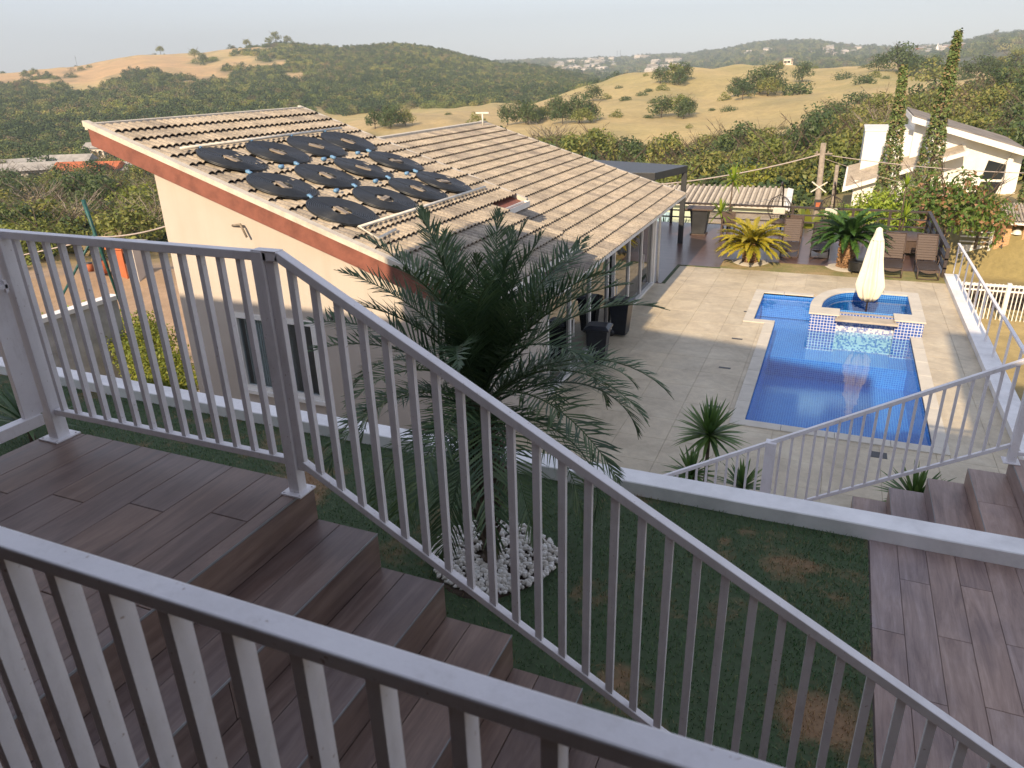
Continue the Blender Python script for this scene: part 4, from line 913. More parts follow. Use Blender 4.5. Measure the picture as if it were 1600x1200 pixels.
# ------------------------------------------------------------------ plants near the camera
def frond(L, nl, leaf, wd, droop, up_, m, vang=.5, stemr=.012, tw=0, tipdroop=.0, start=.12, seg=2, basename='frond'):
    """one feather leaf growing along +x from the origin, rising at up_ and bending down by droop"""
    b = MB(); pts = []; p = Vector((0, 0, 0)); n = 16; ang = up_
    for i in range(n+1):
        pts.append(p.copy()); p = p+Vector((math.cos(ang), 0, math.sin(ang)))*L/n; ang -= droop/n*(1+.8*i/n)
    b.tube(pts, [stemr*(1-.8*i/n) for i in range(n+1)], 4, False)
    vs = []; fs = []
    for i in range(nl):
        t_ = start+(1-start)*(i+.5)/nl; q = t_*n; k = min(int(q), n-1); c = pts[k].lerp(pts[k+1], q-k); d = (pts[k+1]-pts[k]).normalized()
        u = Vector((-d.z, 0, d.x)); ll = leaf*(math.sin(math.pi*min(1, .22+t_*.80))**.6)*U(.85, 1.12)
        for s_ in (-1, 1):
            fa = math.radians(U(35, 62)) if t_ < .85 else math.radians(U(15, 40))
            dir_ = (d*math.cos(fa)+Vector((0, s_, 0))*math.sin(fa)*math.cos(vang)+u*math.sin(fa)*math.sin(vang)*U(.4, 1.4)).normalized()
            wv = d.cross(dir_).cross(dir_).normalized()*wd/2
            k0 = len(vs); a0 = c; a1 = c+dir_*ll*.5+wv*0+Vector((0, 0, -tipdroop*.25*ll)); a2 = c+dir_*ll+Vector((0, 0, -tipdroop*ll))
            vs += [a0-wv*.6, a0+wv*.6, a1+wv, a1-wv, a2]; fs += [(k0, k0+1, k0+2, k0+3), (k0+3, k0+2, k0+4)]
    b.add(vs, fs); return b.mesh(basename, m)
# feathery palm on the lawn
PXc, PYc, PZt = -2.13, 4.28, -2.08
pt = T('palm_tree', 'feathery dark green palm with shaggy trunk on the shaded lawn', 'palm', (PXc, PYc, LAWN))
b = MB(); n = 26; 
b.tube([(PXc+.02*math.sin(i*.5), PYc, LAWN-.05+(PZt-LAWN+.05)*i/n) for i in range(n+1)], [.085 if i < 2 else .055+.020*(i % 2)+.035*max(0, (i-14)/12) for i in range(n+1)], 10)
for i in range(150):
    z = LAWN+.1+(PZt-LAWN-.15)*random.random()**.7; a = U(0, 6.28); r = .06+.035*(z-LAWN)/1.4; l_ = U(.03, .09)
    c = Vector((PXc+r*math.cos(a), PYc+r*math.sin(a), z)); b.tube([c, c+Vector((math.cos(a)*l_*.6, math.sin(a)*l_*.6, l_))], [.016, .006], 4)
b.build('trunk', M['trunk'], pt)
b = MB()
for i in range(420):
    z = U(PZt-.75, PZt+.02); a = U(0, 6.28); r = .07+.04*random.random(); c = Vector((PXc+r*math.cos(a), PYc+r*math.sin(a), z)); l_ = U(.1, .3)
    b.tube([c, c+Vector((math.cos(a)*.05, math.sin(a)*.05, -.3*l_)), c+Vector((math.cos(a)*.07, math.sin(a)*.07, -l_))], [.004, .003, .001], 3, False)
kind(b.build('fibres', M['trunk'], pt), 'stuff')
fr = [frond(L, 58, lf*.95, .0125, dr_, up_, M['palm'], .45, .010, tipdroop=td) for L, lf, dr_, up_, td in
      ((1.42, .30, .75, 1.28, .08), (1.48, .31, 1.05, 1.05, .12), (1.55, .31, 1.35, .8, .2), (1.52, .31, 1.55, .5, .28), (1.45, .30, 1.65, .22, .40), (1.3, .28, 1.6, -.1, .48), (1.30, .27, .35, 1.45, .06))]
N = 58
for i in range(N):
    tt = i/N; k = [6, 6, 0, 0, 0, 1, 1, 2, 2, 3, 3, 4][min(11, int(tt*12))]
    o = link(bpy.data.objects.new('frond', fr[k])); o.parent = pt; o.location = (0, 0, PZt-LAWN-.18*tt); s_ = U(.88, 1.1)
    o.rotation_euler = (U(-.25, .25), U(-.12, .12), i*2.399963+U(-.2, .2)); o.scale = (s_,)*3
# white pebble ring
b = MB(); b.lathe([(0, .004), (.40, .006), (.49, .0), (.5, -.02)], (-2.12, 4.33, LAWN), 24, lambda a, z: 1+.06*math.sin(3*a)); kind(b.build('pebble_bed', M['soil']), 'structure')
def stone(seed, r):
    bm = bmesh.new(); bmesh.ops.create_icosphere(bm, subdivisions=1, radius=1)
    for v in bm.verts: v.co *= 1+.28*mnoise.noise(v.co*1.3+Vector((seed, 0, 0)))
    me = [tuple(v.co) for v in bm.verts], [tuple(v.index for v in f.verts) for f in bm.faces]; bm.free(); return me
sts = [stone(i*7.3, 1) for i in range(6)]; b = MB()
for i in range(1150):
    a = U(0, 6.28); r = .47*math.sqrt(random.random()); x, y = -2.12+r*math.cos(a)*1.08*(1+.06*math.sin(3*a)), 4.33+r*math.sin(a)
    if math.hypot(x-PXc, y-PYc) < .07: continue
    s_ = U(.013, .027); v, f = random.choice(sts); R_ = Matrix.Rotation(U(0, 6), 3, 'Z')@Matrix.Rotation(U(-.5, .5), 3, 'X'); lv = U(0, .012)
    b.add([Vector((x, y, LAWN+.008+s_*.6+lv))+R_@Vector((p[0]*s_*U(1.2, 1.21), p[1]*s_, p[2]*s_*.7)) for p in v], f, True)
kind(tag(b.build('pebbles', M['pebble']), 'white pebbles in a ring round the palm trunk', 'pebbles'), 'stuff')
b = MB(); b.lathe([(0, .035), (.055, .03), (.06, 0)], (-1.93, 3.93, LAWN), 12); tag(b.build('garden_uplight', plain('maroon_plastic', (.05, .012, .012))), 'small maroon garden spot on the near edge of the pebble ring', 'garden light')
# rosette plants
def rosette(n, L, wd, m, up0=1.5, up1=-.2, droop=.5, name='leaf'):
    """sword leaves from the origin"""
    out = []
    for i in range(n):
        t_ = i/n; el = up0+(up1-up0)*t_**.85+U(-.1, .1); az = i*2.4+U(-.2, .2); b = MB(); pts = []; p = Vector((0, 0, 0)); l_ = L*U(.8, 1.05)
        for k in range(6): pts.append(p.copy()); p += Vector((math.cos(az)*math.cos(el), math.sin(az)*math.cos(el), math.sin(el)))*l_/5; el -= droop*(.1+.9*t_)/5
        side = Vector((-math.sin(az), math.cos(az), 0)); ws = [.55, .9, 1, .85, .5, .02]; vs = []
        for q, w_ in zip(pts, ws): vs += [q-side*w_*wd/2+Vector((0, 0, w_*wd*.12)), q+Vector((0, 0, 0)), q+side*w_*wd/2+Vector((0, 0, w_*wd*.12))]
        fs = []
        for k in range(5): fs += [(3*k, 3*k+1, 3*k+4, 3*k+3), (3*k+1, 3*k+2, 3*k+5, 3*k+4)]
        out.append((vs, fs))
    return out
def plant(name, label, cat, x, y, z0, zc_, L, n, wd, m, tr=.03, heads=None, group=None, up1=-.35, droop=.5):
    t_ = T(name, label, cat, (x, y, z0), group)
    heads = heads or [(0, 0, zc_-z0)]
    for hx, hy, hz in heads:
        b = MB(); b.tube([(x+hx*.3, y, z0-.05), (x+hx*.7, y+hy*.6, z0+hz*.5), (x+hx, y+hy, z0+hz)], [tr*1.2, tr, tr*.9], 7); b.build('stem', M['trunk'], t_)
        for vs, fs in rosette(n, L, wd, m, up1=up1, droop=droop):
            b = MB(); b.add([(v[0]+x+hx, v[1]+y+hy, v[2]+z0+hz) for v in vs], fs, True); b.build('leaf', M[m], t_)
    return t_
plant('yucca', 'spiky green yucca on a thin stem at the foot of the patio, the tall one', 'yucca', -1.36, 10.85, DECK, -5.42, .66, 96, .058, 'yucca', .03)
plant('yucca', 'low clump of two spiky yucca heads under the tall yucca', 'yucca', -1.15, 10.2, DECK, -5.9, .5, 50, .055, 'yucca', .03, [(-.36, .1, .42), (.42, .0, .40)])
plant('yucca', 'spiky yucca behind the lower stair railing beside the steps', 'yucca', 1.52, 9.9, DECK, -5.5, .6, 80, .055, 'yucca', .03, [(0, 0, .85)])
plant('yucca', 'small yucca peeping over the upper steps on the right', 'yucca', 2.25, 9.3, DECK, -5.6, .42, 36, .042, 'yucca', .03, [(-.12, 0, 1.12), (.35, .2, .9)])
# cycads
def cycad(x, y, label, m, h, L, n, rt_, up_):
    t_ = T('cycad', label, 'cycad', (x, y, DECK), 'cycads in the bed at the edge of the far deck')
    b = MB(); b.tube([(x, y, DECK-.05), (x, y, DECK+h*.3), (x, y, DECK+h*.8), (x, y, DECK+h)], [rt_*.85, rt_, rt_*.9, rt_*.5], 14)
    for i in range(int(240*h/.6)):
        z = U(.0, h); a = U(0, 6.28); c = Vector((x+rt_*.9*math.cos(a), y+rt_*.9*math.sin(a), DECK+z)); b.tube([c, c+Vector((math.cos(a)*.06, math.sin(a)*.06, .035))], [.035, .012], 4)
    b.build('trunk', plain('cycad_trunk', (.32, .19, .10), .9, 0, .3, 14, .6), t_)
    ms = [frond(L, 64, .19, .032, d_, u_, M[m], .40, .014, tipdroop=.05, start=.10) for d_, u_ in ((.85, 1.1), (.9, .78), (.85, .52), (.8, .32), (.7, .15))]
    for i in range(n):
        q = i/n; o = link(bpy.data.objects.new('frond', ms[min(4, int(q*5))])); o.parent = t_; o.location = (0, 0, h-.04-.06*q); o.rotation_euler = (U(-.2, .2), U(-.08, .08)+up_, i*2.4+U(-.15, .15)); s_ = U(.9, 1.08); o.scale = (s_,)*3
    b = MB(); b.lathe([(0, .02), (.38, .025), (.62, .0), (.66, -.02)], (x, y, DECK), 20, lambda a, z: 1+.08*math.sin(3*a)); b.build('stone_ring', M['rooftrim'], t_)
cycad(-2.46, 26.6, 'yellow green cycad with a stubby trunk left in the dry bed', 'cycY', .66, 1.40, 74, .25, .0)
cycad(.60, 26.75, 'dark green cycad with a taller trunk right in the dry bed', 'cycG', 1.02, 1.42, 88, .26, -.05)
for i in range(1): pass
# dracaenas on the far deck
plant('dracaena', 'bright green dracaena with two tufts on a thin cane beside the pedestal', 'dracaena', -4.05, 31.9, DECK, 0, .75, 34, .09, 'drac', .03, [(.12, 0, 2.05), (-.25, -.2, .75)], None, -.5, .7)
plant('dracaena', 'bright green dracaena with two tufts near the far right deck corner', 'dracaena', 2.45, 32.2, DECK, 0, .6, 28, .07, 'drac', .03, [(-.02, 0, 2.0), (.12, -.1, .85)], None, -.4, .7)
for x, y, L in ((-6.3, 34.4, .8), (-5.5, 34.8, .7), (-7.2, 34.2, .9)): plant('bromeliad', 'spiky grey green plant behind the deck rail left of the pedestal', 'plant', x, y, -7.4, -7.0, L, 26, .06, 'yucca', .03, None, 'spiky plants behind the rail', .3, .3)
# ------------------------------------------------------------------ trees
def quads(b, n, cen, rad, size, shell=.55, bend=.3, squash=1):
    cen = Vector(cen)
    vs = []; fs = []
    for i in range(n):
        d = Vector((random.gauss(0, 1), random.gauss(0, 1), random.gauss(0, 1))).normalized(); rr_ = shell+(1-shell)*random.random()
        p = cen+Vector((d.x*rad[0], d.y*rad[1], d.z*rad[2]))*rr_
        nrm = (d*1.0+Vector((U(-1, 1), U(-1, 1), U(-.4, 1.2)))*.9).normalized(); a = nrm.orthogonal().normalized(); a.rotate(Matrix.Rotation(U(0, 6.28), 3, nrm)); c = nrm.cross(a)
        s_ = size*U(.6, 1.25); k = len(vs)
        vs += [p-a*s_, p+c*s_*.5+nrm*bend*s_*.3, p+a*s_, p-c*s_*.5]; fs.append((k, k+1, k+2, k+3))
    b.add(vs, fs)
def crown(nl, n, size, R=1., H=.8, seed=0, lobe=.45, up_=.0):
    st_ = random.getstate(); random.seed(seed); b = MB()
    for i in range(nl):
        a = i*2.4; q = math.sqrt((i+.5)/nl); r = R*(1-lobe*.6)*q; z = H*(.15+.75*(1-q*q))*U(.7, 1.15)+up_
        s_ = lobe*U(.75, 1.25)*R; quads(b, n//nl, (r*math.cos(a), r*math.sin(a), z), (s_, s_, s_*.75), size, .5)
    random.setstate(st_); return b
def branches(nb, seed, R=1., H=1., th=.03):
    st_ = random.getstate(); random.seed(seed); b = MB(); b.tube([(0, 0, -.9), (0.02, 0, -.3), (.0, .02, .1)], [th*1.6, th*1.3, th], 6)
    for i in range(nb):
        a = i*2.4; e = U(.3, 1.1); p = Vector((0, 0, -.25+.5*i/nb)); q = p+Vector((math.cos(a)*R*.5, math.sin(a)*R*.5, e*.5*H)); r_ = q+Vector((math.cos(a+.3)*R*.4, math.sin(a+.3)*R*.4, .35*H)); b.tube([p, q, r_], [th*.7, th*.4, th*.12], 4, False)
        for k in range(4): t_ = q+(r_-q)*U(0, .8); a2 = a+U(-1.2, 1.2); b.tube([t_, t_+Vector((math.cos(a2)*.25, math.sin(a2)*.25, U(.1, .3)))], [th*.25, th*.06], 3, False)
    random.setstate(st_); return b
cr_hi = [crown(16, 1500, .065, 1, .9, 11, .40).mesh('crown', M['leafA']), crown(11, 1300, .07, 1, 1.2, 12, .45).mesh('crown', M['leafB']), crown(20, 1500, .055, 1.1, .7, 13, .34).mesh('crown', M['leafA']), crown(9, 1100, .07, .9, 1.5, 14, .45).mesh('crown', M['leafA']), crown(14, 500, .05, 1, .9, 15, .42).mesh('crown', M['leafD']), crown(12, 1200, .065, 1, .9, 18, .42).mesh('crown', M['leafY'])]
bush_m = [crown(8, 620, .085, 1, .75, 21, .5).mesh('bush', M['leafB']), crown(6, 520, .09, 1, .9, 22, .55).mesh('bush', M['leafA']), crown(10, 620, .08, 1.2, .6, 23, .45).mesh('bush', M['leafB'])]
trunks = [branches(7, 31).mesh('trunk', M['trunk']), branches(9, 32, 1, 1.1, .025).mesh('trunk', M['trunk'])]
trunk_dry = [branches(26, 33, 1.1, 1, .03).mesh('trunk', M['pole']), branches(30, 34, 1.0, 1.2, .028).mesh('trunk', M['pole'])]
def tree(x, y, R, kind_, label, group=None, cat='tree', z=None, hs_=None, name='tree'):
    z = ground(x, y) if z is None else z; k = hs_ or U(.85, 1.15)
    t_ = T(name, label, cat, (x, y, z-(.32 if 'dry hill' in (group or '') else .1)*R), group, U(0, 6.28)); t_.scale = (R, R, R*k)
    c = link(bpy.data.objects.new('crown', cr_hi[kind_])); c.parent = t_; c.location = (0, 0, .55)
    tm = random.choice(trunk_dry if kind_ == 4 else trunks); c = link(bpy.data.objects.new('trunk', tm)); c.parent = t_; c.location = (0, 0, .85)
    return t_
# forest belt beyond the patio (right of the garden house)
def pixpt(px, py):                             # where the line of sight through a picture point meets the ground
    d = ray(px, py); lo, hi = 30., 420.; hl = math.hypot(d.x, d.y)
    r = 30.
    while r < 420:
        if d.z/hl*r < ground(d.x/hl*r, d.y/hl*r, False): break
        r *= 1.015
    return d.x/hl*r, d.y/hl*r, r
uplim = lambda x: float(np.interp(x, [560, 700, 850, 950, 1040, 1100, 1200, 1260, 1290, 1330, 1400, 1450, 1500, 1550, 1700], [205, 212, 238, 245, 250, 240, 238, 215, 195, 188, 185, 178, 165, 150, 140]))
LAB = ['olive green tree in the dense belt of trees below the dry hill', 'dark green tree in the dense belt of trees below the dry hill', 'wide olive tree in the dense belt of trees below the dry hill', 'tall light green tree in the belt of trees below the dry hill', 'bare brown tree in the belt of trees below the dry hill', 'yellow green tree in the belt of trees below the dry hill']
def LABF(px, r, k):
    a = ['olive green', 'dark green', 'broad olive', 'tall light green', 'bare brown', 'yellow green'][k]
    w_ = 'above the garden house roof' if px < 1010 else 'above the dark pergola' if px < 1110 else 'left of the power pole' if px < 1285 else 'just right of the power pole' if px < 1380 else 'between the tall cypresses' if px < 1490 else 'above the white house roof'
    d_ = 'near' if r < 85 else 'middle' if r < 125 else 'far'
    return '%s tree in the %s rows, %s' % (a, d_, w_)
put = []
tries = 0
while len(put) < 150 and tries < 6000:
    tries += 1; px = U(830, 1690); py = U(uplim(px)+3, min(345, uplim(px)+150)); x, y, r = pixpt(px, py)
    if r < 55: continue
    R = U(2.2, 3.6)*(1 if r < 120 else 1.15)
    if any((x-a)**2+(y-c)**2 < (.62*(R+q))**2 for a, c, q in put): continue
    if (-11 < x < 14 and 38 < y < 47.5) or (-2 < x < 14 and y < 64): continue
    put.append((x, y, R)); k = random.choices([0, 1, 2, 3, 4, 5], [5, 4, 4, 2, .8 if px > 1350 else .3, 1])[0]
    tree(x, y, R, k, LABF(px, r, k), 'trees in the belt below the dry hill')
# left valley trees
LABL = [s.replace('belt of trees below the dry hill', 'wood on the left below the orange roofs') for s in LAB]
LABL = ['olive green tree on the left slope below the orange roofs', 'dark green tree on the left slope below the orange roofs', 'wide flat olive tree on the left slope below the orange roofs', 'tall light green tree on the left slope below the orange roofs', 'bare pinkish brown tree on the left slope below the orange roofs', 'yellow green tree on the left slope below the orange roofs']
def LABG(px, r, k):
    a = ['olive green', 'dark green', 'wide flat olive', 'tall light green', 'bare pinkish brown', 'yellow green'][k]
    w_ = 'at the left edge' if px < 70 else 'left of the green pole' if px < 130 else 'right of the green pole' if px < 200 else 'beside the cream house corner'
    d_ = 'just above the railing' if r < 62 else 'half way down the slope' if r < 100 else 'close below the orange roofs'
    return '%s tree %s, %s' % (a, d_, w_)
put2 = []; tries = 0
while len(put2) < 120 and tries < 6000:
    tries += 1; px = U(-160, 330); py = U(288, 408-max(0, (px-120))*.10); x, y, r = pixpt(px, py)
    if r < 44: continue
    R = U(1.9, 3.1) if r < 90 else U(2.4, 3.8)
    if any((x-a)**2+(y-c)**2 < (.60*(R+q))**2 for a, c, q in put2): continue
    put2.append((x, y, R)); k = random.choices([0, 1, 2, 3, 4, 5], [5, 3, 4, 1.5, 3.2, .8])[0]
    tree(x, y, R, k, LABG(px, r, k), 'trees on the left slope', hs_=U(.75, 1.05))
# bushes and trees on the dry hill
B = [(612, 205, 30, 'a'), (745, 188, 22, 'b'), (822, 190, 34, 'a'), (868, 183, 24, 'a'), (905, 196, 30, 'a'), (893, 168, 9, 's'), (927, 158, 20, 'a'), (948, 155, 13, 's'), (967, 142, 8, 's'), (977, 162, 14, 'b'), (963, 187, 17, 'b'), (1003, 154, 12, 'b'), (1013, 150, 10, 'b'), (1034, 150, 14, 'b'), (1020, 168, 10, 's'), (1012, 188, 11, 'b'),
     (1008, 130, 7, 's'), (1060, 182, 30, 'T'), (1053, 140, 24, 'T'), (1133, 156, 14, 'b'), (1139, 174, 16, 'b'), (1113, 170, 8, 's'), (1186, 150, 36, 'a'), (1160, 158, 20, 'a'), (1247, 148, 33, 'b'), (1253, 125, 20, 'a'), (1318, 120, 19, 'b'), (1350, 135, 20, 'b'), (1366, 124, 14, 'b'), (1384, 126, 8, 's'), (1213, 109, 14, 'b'), (1220, 104, 10, 'a'), (1352, 101, 9, 'a'), (1404, 108, 30, 'a'), (1455, 121, 40, 'b'), (1456, 105, 22, 'a'), (1513, 112, 16, 'b'), (1536, 108, 24, 'a'), (1575, 106, 34, 'b'), (1590, 90, 24, 'T'), (1275, 95, 10, 's'), (1300, 185, 46, 'b'), (1340, 170, 30, 'b'), (1180, 126, 8, 's'), (1225, 200, 10, 's'), (700, 178, 8, 's'), (1076, 200, 9, 's')]
for i, (px, py, wpx, kd) in enumerate(B):
    x, y, r = pixpt(px, py); R = wpx/CF*r*.76; side = 'left of centre' if px < 900 else 'in the middle' if px < 1150 else 'to the right'
    if kd in 'aT' and wpx > 16:
        k = 3 if kd == 'T' else random.choice([0, 0, 1, 3]); R *= 1.12
        if wpx > 21:
            for da in (1.1, 3.4, 5.2): tree(x+R*.95*math.cos(da), y+R*.95*math.sin(da), R*U(.55, .8), random.choice([0, 1, 1]), 'smaller tree in a clump on the dry hill %s' % side, 'clumped trees on the dry hill %s' % side)
        k = 1 if kd == 'a' else 3; tree(x, y, R*.92, k, ('tall bare trunked tree clump on the dry hill %s' if kd == 'T' else 'rounded dark green tree on the dry hill %s') % side, 'trees on the dry hill %s %s' % (side, kd))
    else:
        o = link(bpy.data.objects.new('bush', bush_m[i % 3])); o.location = (x, y, ground(x, y)-.05*R); o.scale = (R, R, R*U(.75, 1)); o.rotation_euler = (0, 0, U(0, 6))
        big = wpx > 12; tag(o, ('dark green rounded bush on the open dry hill %s' if big else 'tiny bush dotting the open dry hill %s') % side, 'bush', 'bushes on the dry hill %s %s' % (side, 'large' if big else 'small'))
# far forest: nobody could count it
src = bpy.data.collections.new('forest_kinds')
lo = [crown(7, 330, .10, 1, .9, 41, .5).mesh('far_crown', M['farA']), crown(6, 300, .11, 1, 1.3, 42, .5).mesh('far_crown', M['farB']), crown(8, 330, .10, 1.1, .8, 43, .45).mesh('far_crown', M['farA']), crown(6, 220, .09, 1, 1.1, 44, .5).mesh('far_crown', M['farD'])]
for i, me in enumerate(lo): src.objects.link(bpy.data.objects.new('far_crown_%d' % i, me))
def forest(name, label, pts):
    me = bpy.data.meshes.new(name); me.from_pydata([p[:3] for p in pts], [], [])
    for nm, k in (('scl', 3), ('rot', 4), ('idx', 5)):
        at_ = me.attributes.new(nm, 'FLOAT' if nm != 'idx' else 'INT', 'POINT'); at_.data.foreach_set('value', [p[k] for p in pts])
    o = link(bpy.data.objects.new(name, me)); kind(tag(o, label, 'forest'), 'stuff')
    g = bpy.data.node_groups.new(name, 'GeometryNodeTree'); g.interface.new_socket('Geometry', in_out='INPUT', socket_type='NodeSocketGeometry'); g.interface.new_socket('Geometry', in_out='OUTPUT', socket_type='NodeSocketGeometry')
    N_ = g.nodes; gi = N_.new('NodeGroupInput'); go = N_.new('NodeGroupOutput'); ip = N_.new('GeometryNodeInstanceOnPoints'); ci = N_.new('GeometryNodeCollectionInfo'); ci.inputs[0].default_value = src; ci.inputs[1].default_value = True; ci.inputs[2].default_value = True
    def na(nm, ty): a = N_.new('GeometryNodeInputNamedAttribute'); a.data_type = ty; a.inputs[0].default_value = nm; return a.outputs[0]
    cx_ = N_.new('ShaderNodeCombineXYZ'); L_ = g.links.new
    L_(gi.outputs[0], ip.inputs['Points']); L_(ci.outputs[0], ip.inputs['Instance']); ip.inputs['Pick Instance'].default_value = True
    L_(na('idx', 'INT'), ip.inputs['Instance Index']); L_(na('rot', 'FLOAT'), cx_.inputs[2]); L_(cx_.outputs[0], ip.inputs['Rotation']); L_(na('scl', 'FLOAT'), ip.inputs['Scale']); L_(ip.outputs[0], go.inputs[0])
    md = o.modifiers.new('scatter', 'NODES'); md.node_group = g; return o
def fpts(n, pxr, rr_, R, cond, ws=(5, 4, 4, 1.5)):
    out = []
    for _ in range(n):
        r = math.sqrt(U(rr_[0]**2, rr_[1]**2)); px = U(*pxr); x, y = at(px, r)
        if not cond(px, r, x, y): continue
        s_ = U(*R); out.append((x, y, ground(x, y)-.1*s_, s_, U(0, 6.28), random.choices([0, 1, 2, 3], ws)[0]))
    return out
def isforest(cx, r, x, y): c = tcol(cx, r, x, y); return c[0] < .20
f1 = fpts(24000, (-120, 960), (330, 1040), (2.5, 4.8), lambda px, r, x, y: isforest(px, r, x, y) and not (px > 480 and r < 430) and (px > 350 or r > 380 or True))
f1 += fpts(3200, (-150, 420), (215, 400), (2.2, 3.9), lambda px, r, x, y: not (60 < px < 330 and r < 262 and U(0, 1) < .75))
f1 += fpts(3000, (500, 1000), (400, 640), (2.5, 4.5), lambda px, r, x, y: True)
forest('hillside_forest', 'dark green forest covering the large hill on the left', f1)
f2 = fpts(1500, (620, 1010), (85, 200), (2.2, 3.6), lambda px, r, x, y: r < np.interp(px, [620, 800, 900, 1010], [150, 140, 118, 105]))
f2 += fpts(420, (1280, 1800), (130, 260), (2.6, 4.2), lambda px, r, x, y: r < np.interp(px, [1280, 1400, 1500, 1600, 1800], [118, 145, 175, 225, 260]))
f2 += fpts(2200, (830, 1800), (48, 120), (1.4, 2.4), lambda px, r, x, y: not ((-12 < x < 15 and 36 < y < 46) or (-2.5 < x < 15 and y < 63)))
forest('valley_thicket', 'undergrowth filling the valley below the dry hill', f2)
f3 = fpts(14000, (700, 1800), (1050, 3000), (5, 10), lambda px, r, x, y: isforest(px, r, x, y) or U(0, 1) < .35)
forest('distant_forest', 'hazy wooded hills on the horizon behind the town', f3)
f4 = fpts(900, (-200, 340), (46, 200), (1.2, 2.2), lambda px, r, x, y: r > 52 and not (140 < px < 420 and r < 66))
forest('left_undergrowth', 'scrub between the trees on the left slope', f4)
# ------------------------------------------------------------------ neighbourhood
def hbox(name, x0, x1, y0, y1, z0, z1, m, par): b = MB(); b.box(x0, x1, y0, y1, z0, z1); return b.build(name, M[m] if isinstance(m, str) else m, par)
def slab(name, pts, th, m, par):
    # pts: four corners of the top face; th thickness downwards
    b = MB(); v = [Vector(p) for p in pts]; b.add(v+[p-Vector((0, 0, th)) for p in v], [(0, 1, 2, 3), (7, 6, 5, 4)]+[(i, 4+i, 4+(i+1) % 4, (i+1) % 4) for i in range(4)]); return b.build(name, m, par)
b = MB(); b.box(3.87, 16, 8, 37, -12, -10.3); kind(b.build('driveway', M['drive']), 'structure')
b = MB(); b.add([(3.0, 36.9, -10.3), (20, 36.9, -10.3), (20, 45, -10.05), (3.0, 45, -10.05)], [(0, 1, 2, 3)]); kind(b.build('street', M['drive']), 'structure')
b = MB(); b.box(-2.5, 16, 44.9, 63, -13, -10.0); kind(b.build('neighbour_plot', M['drylawn']), 'structure')
# white sliding gate below the fence
gt = T('driveway_gate', 'long cream white gate of thin vertical bars closing the driveway below', 'gate', (6.5, 34.5, -10.3))
b = MB(); b.box(3.9, 9.6, 34.46, 34.54, -8.52, -8.42); b.build('gate_rail', M['white'], gt); b = MB(); b.box(3.9, 9.6, 34.46, 34.54, -8.72, -8.66); b.build('gate_rail', M['white'], gt); b = MB(); b.box(3.9, 9.6, 34.46, 34.54, -10.22, -10.12); b.build('gate_rail', M['white'], gt)
b = MB(); b.box(-.018, .018, -.02, .02, 0, 1.75); gm = b.mesh('gate_bar', M['white']); x = 4.0
while x < 9.5: inst('gate_bar', gm, gt, (x, 34.5, -10.15)); x += .145
b = MB(); b.box(6.9, 7.05, 34.4, 34.6, -10.3, -8.35); b.build('gate_post', M['white'], gt)
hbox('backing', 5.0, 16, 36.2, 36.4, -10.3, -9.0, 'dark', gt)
# mint building
mb = T('mint_building', 'low mint green building with a pale tiled roof behind the far deck rail', 'building', (-6, 43, -9))
slab('roof', [(-13, 41.6, -6.82), (-2.42, 41.6, -6.86), (-2.5, 44.6, -6.28), (-13, 44.6, -6.28)], .10, M['rooftrim'], mb)
rb = MB(); k = 0
for i in range(34): x = -12.9+i*.305; rb.tube([(x, 41.55, -6.80), (x, 44.6, -6.24)], .085, 6, False)
kind(rb.build('roof_tiles', M['tile'], mb), 'stuff')
hbox('wall', -13, -2.8, 42.0, 44.3, -12, -6.92, 'mint', mb); slab('roof_edge', [(-2.42, 41.5, -6.83), (-2.1, 41.5, -6.95), (-2.2, 44.7, -6.32), (-2.5, 44.7, -6.25)], .08, M['white'], mb)
hbox('lower_wall', -13, -2.6, 40.6, 41.98, -12, -7.75, 'mint', mb); slab('lower_roof', [(-6.9, 40.6, -7.55), (-2.6, 40.6, -7.58), (-2.6, 41.99, -7.22), (-6.9, 41.99, -7.2)], .1, M['tile'], mb)
b = MB(); b.box(-9.4, -8.0, 39.4, 39.6, -11, -7.0); tag(b.build('blue_panel', plain('pale_blue_panel', (.35, .52, .60))), 'pale blue panel standing behind the deck rail beside the glass front', 'panel')
# neighbour house with mono pitch roofs
nh = T('white_house', 'white neighbour house with brown mono pitch roofs behind the cypresses', 'house', (6, 57, -10))
hbox('parapet_block', 1.24, 4.6, 55.0, 60, -10.2, -3.98, 'white', nh); hbox('parapet_cap', 1.2, 4.66, 54.95, 60.05, -3.978, -3.90, 'white', nh)
b = MB(); v = [(4.0, -10.2), (10.1, -10.2), (10.1, -5.15), (4.0, -3.30)]; b.add([(x, y, z) for y in (54.5, 61) for x, z in v], [(0, 1, 2, 3), (7, 6, 5, 4), (0, 4, 5, 1), (1, 5, 6, 2), (2, 6, 7, 3), (3, 7, 4, 0)]); b.build('gable_wall', M['white'], nh)
slab('upper_roof', [(3.7, 53.5, -3.02), (10.25, 53.5, -5.0), (10.25, 62, -4.95), (3.7, 62, -2.95)], .34, M['white'], nh)
slab('upper_roof_tiles', [(3.8, 53.9, -2.98), (10.2, 53.9, -4.94), (10.2, 61.8, -4.80), (3.8, 61.8, -2.84)], .04, plain('weathered_grey_roofing', (.24, .21, .18), .9, 0, .25, 1.), nh)
slab('lower_roof', [(.35, 52.9, -7.35), (7.0, 52.9, -4.95), (6.8, 56.2, -4.50), (.45, 56.2, -6.35)], .22, M['white'], nh)
slab('lower_roof_tiles', [(.50, 53.1, -7.22), (6.8, 53.1, -4.93), (6.7, 56.1, -4.45), (.55, 56.1, -6.27)], .04, M['tile'], nh)
hbox('lower_wall', 1.0, 4.0, 53.4, 55, -10.2, -6.9, 'white', nh)
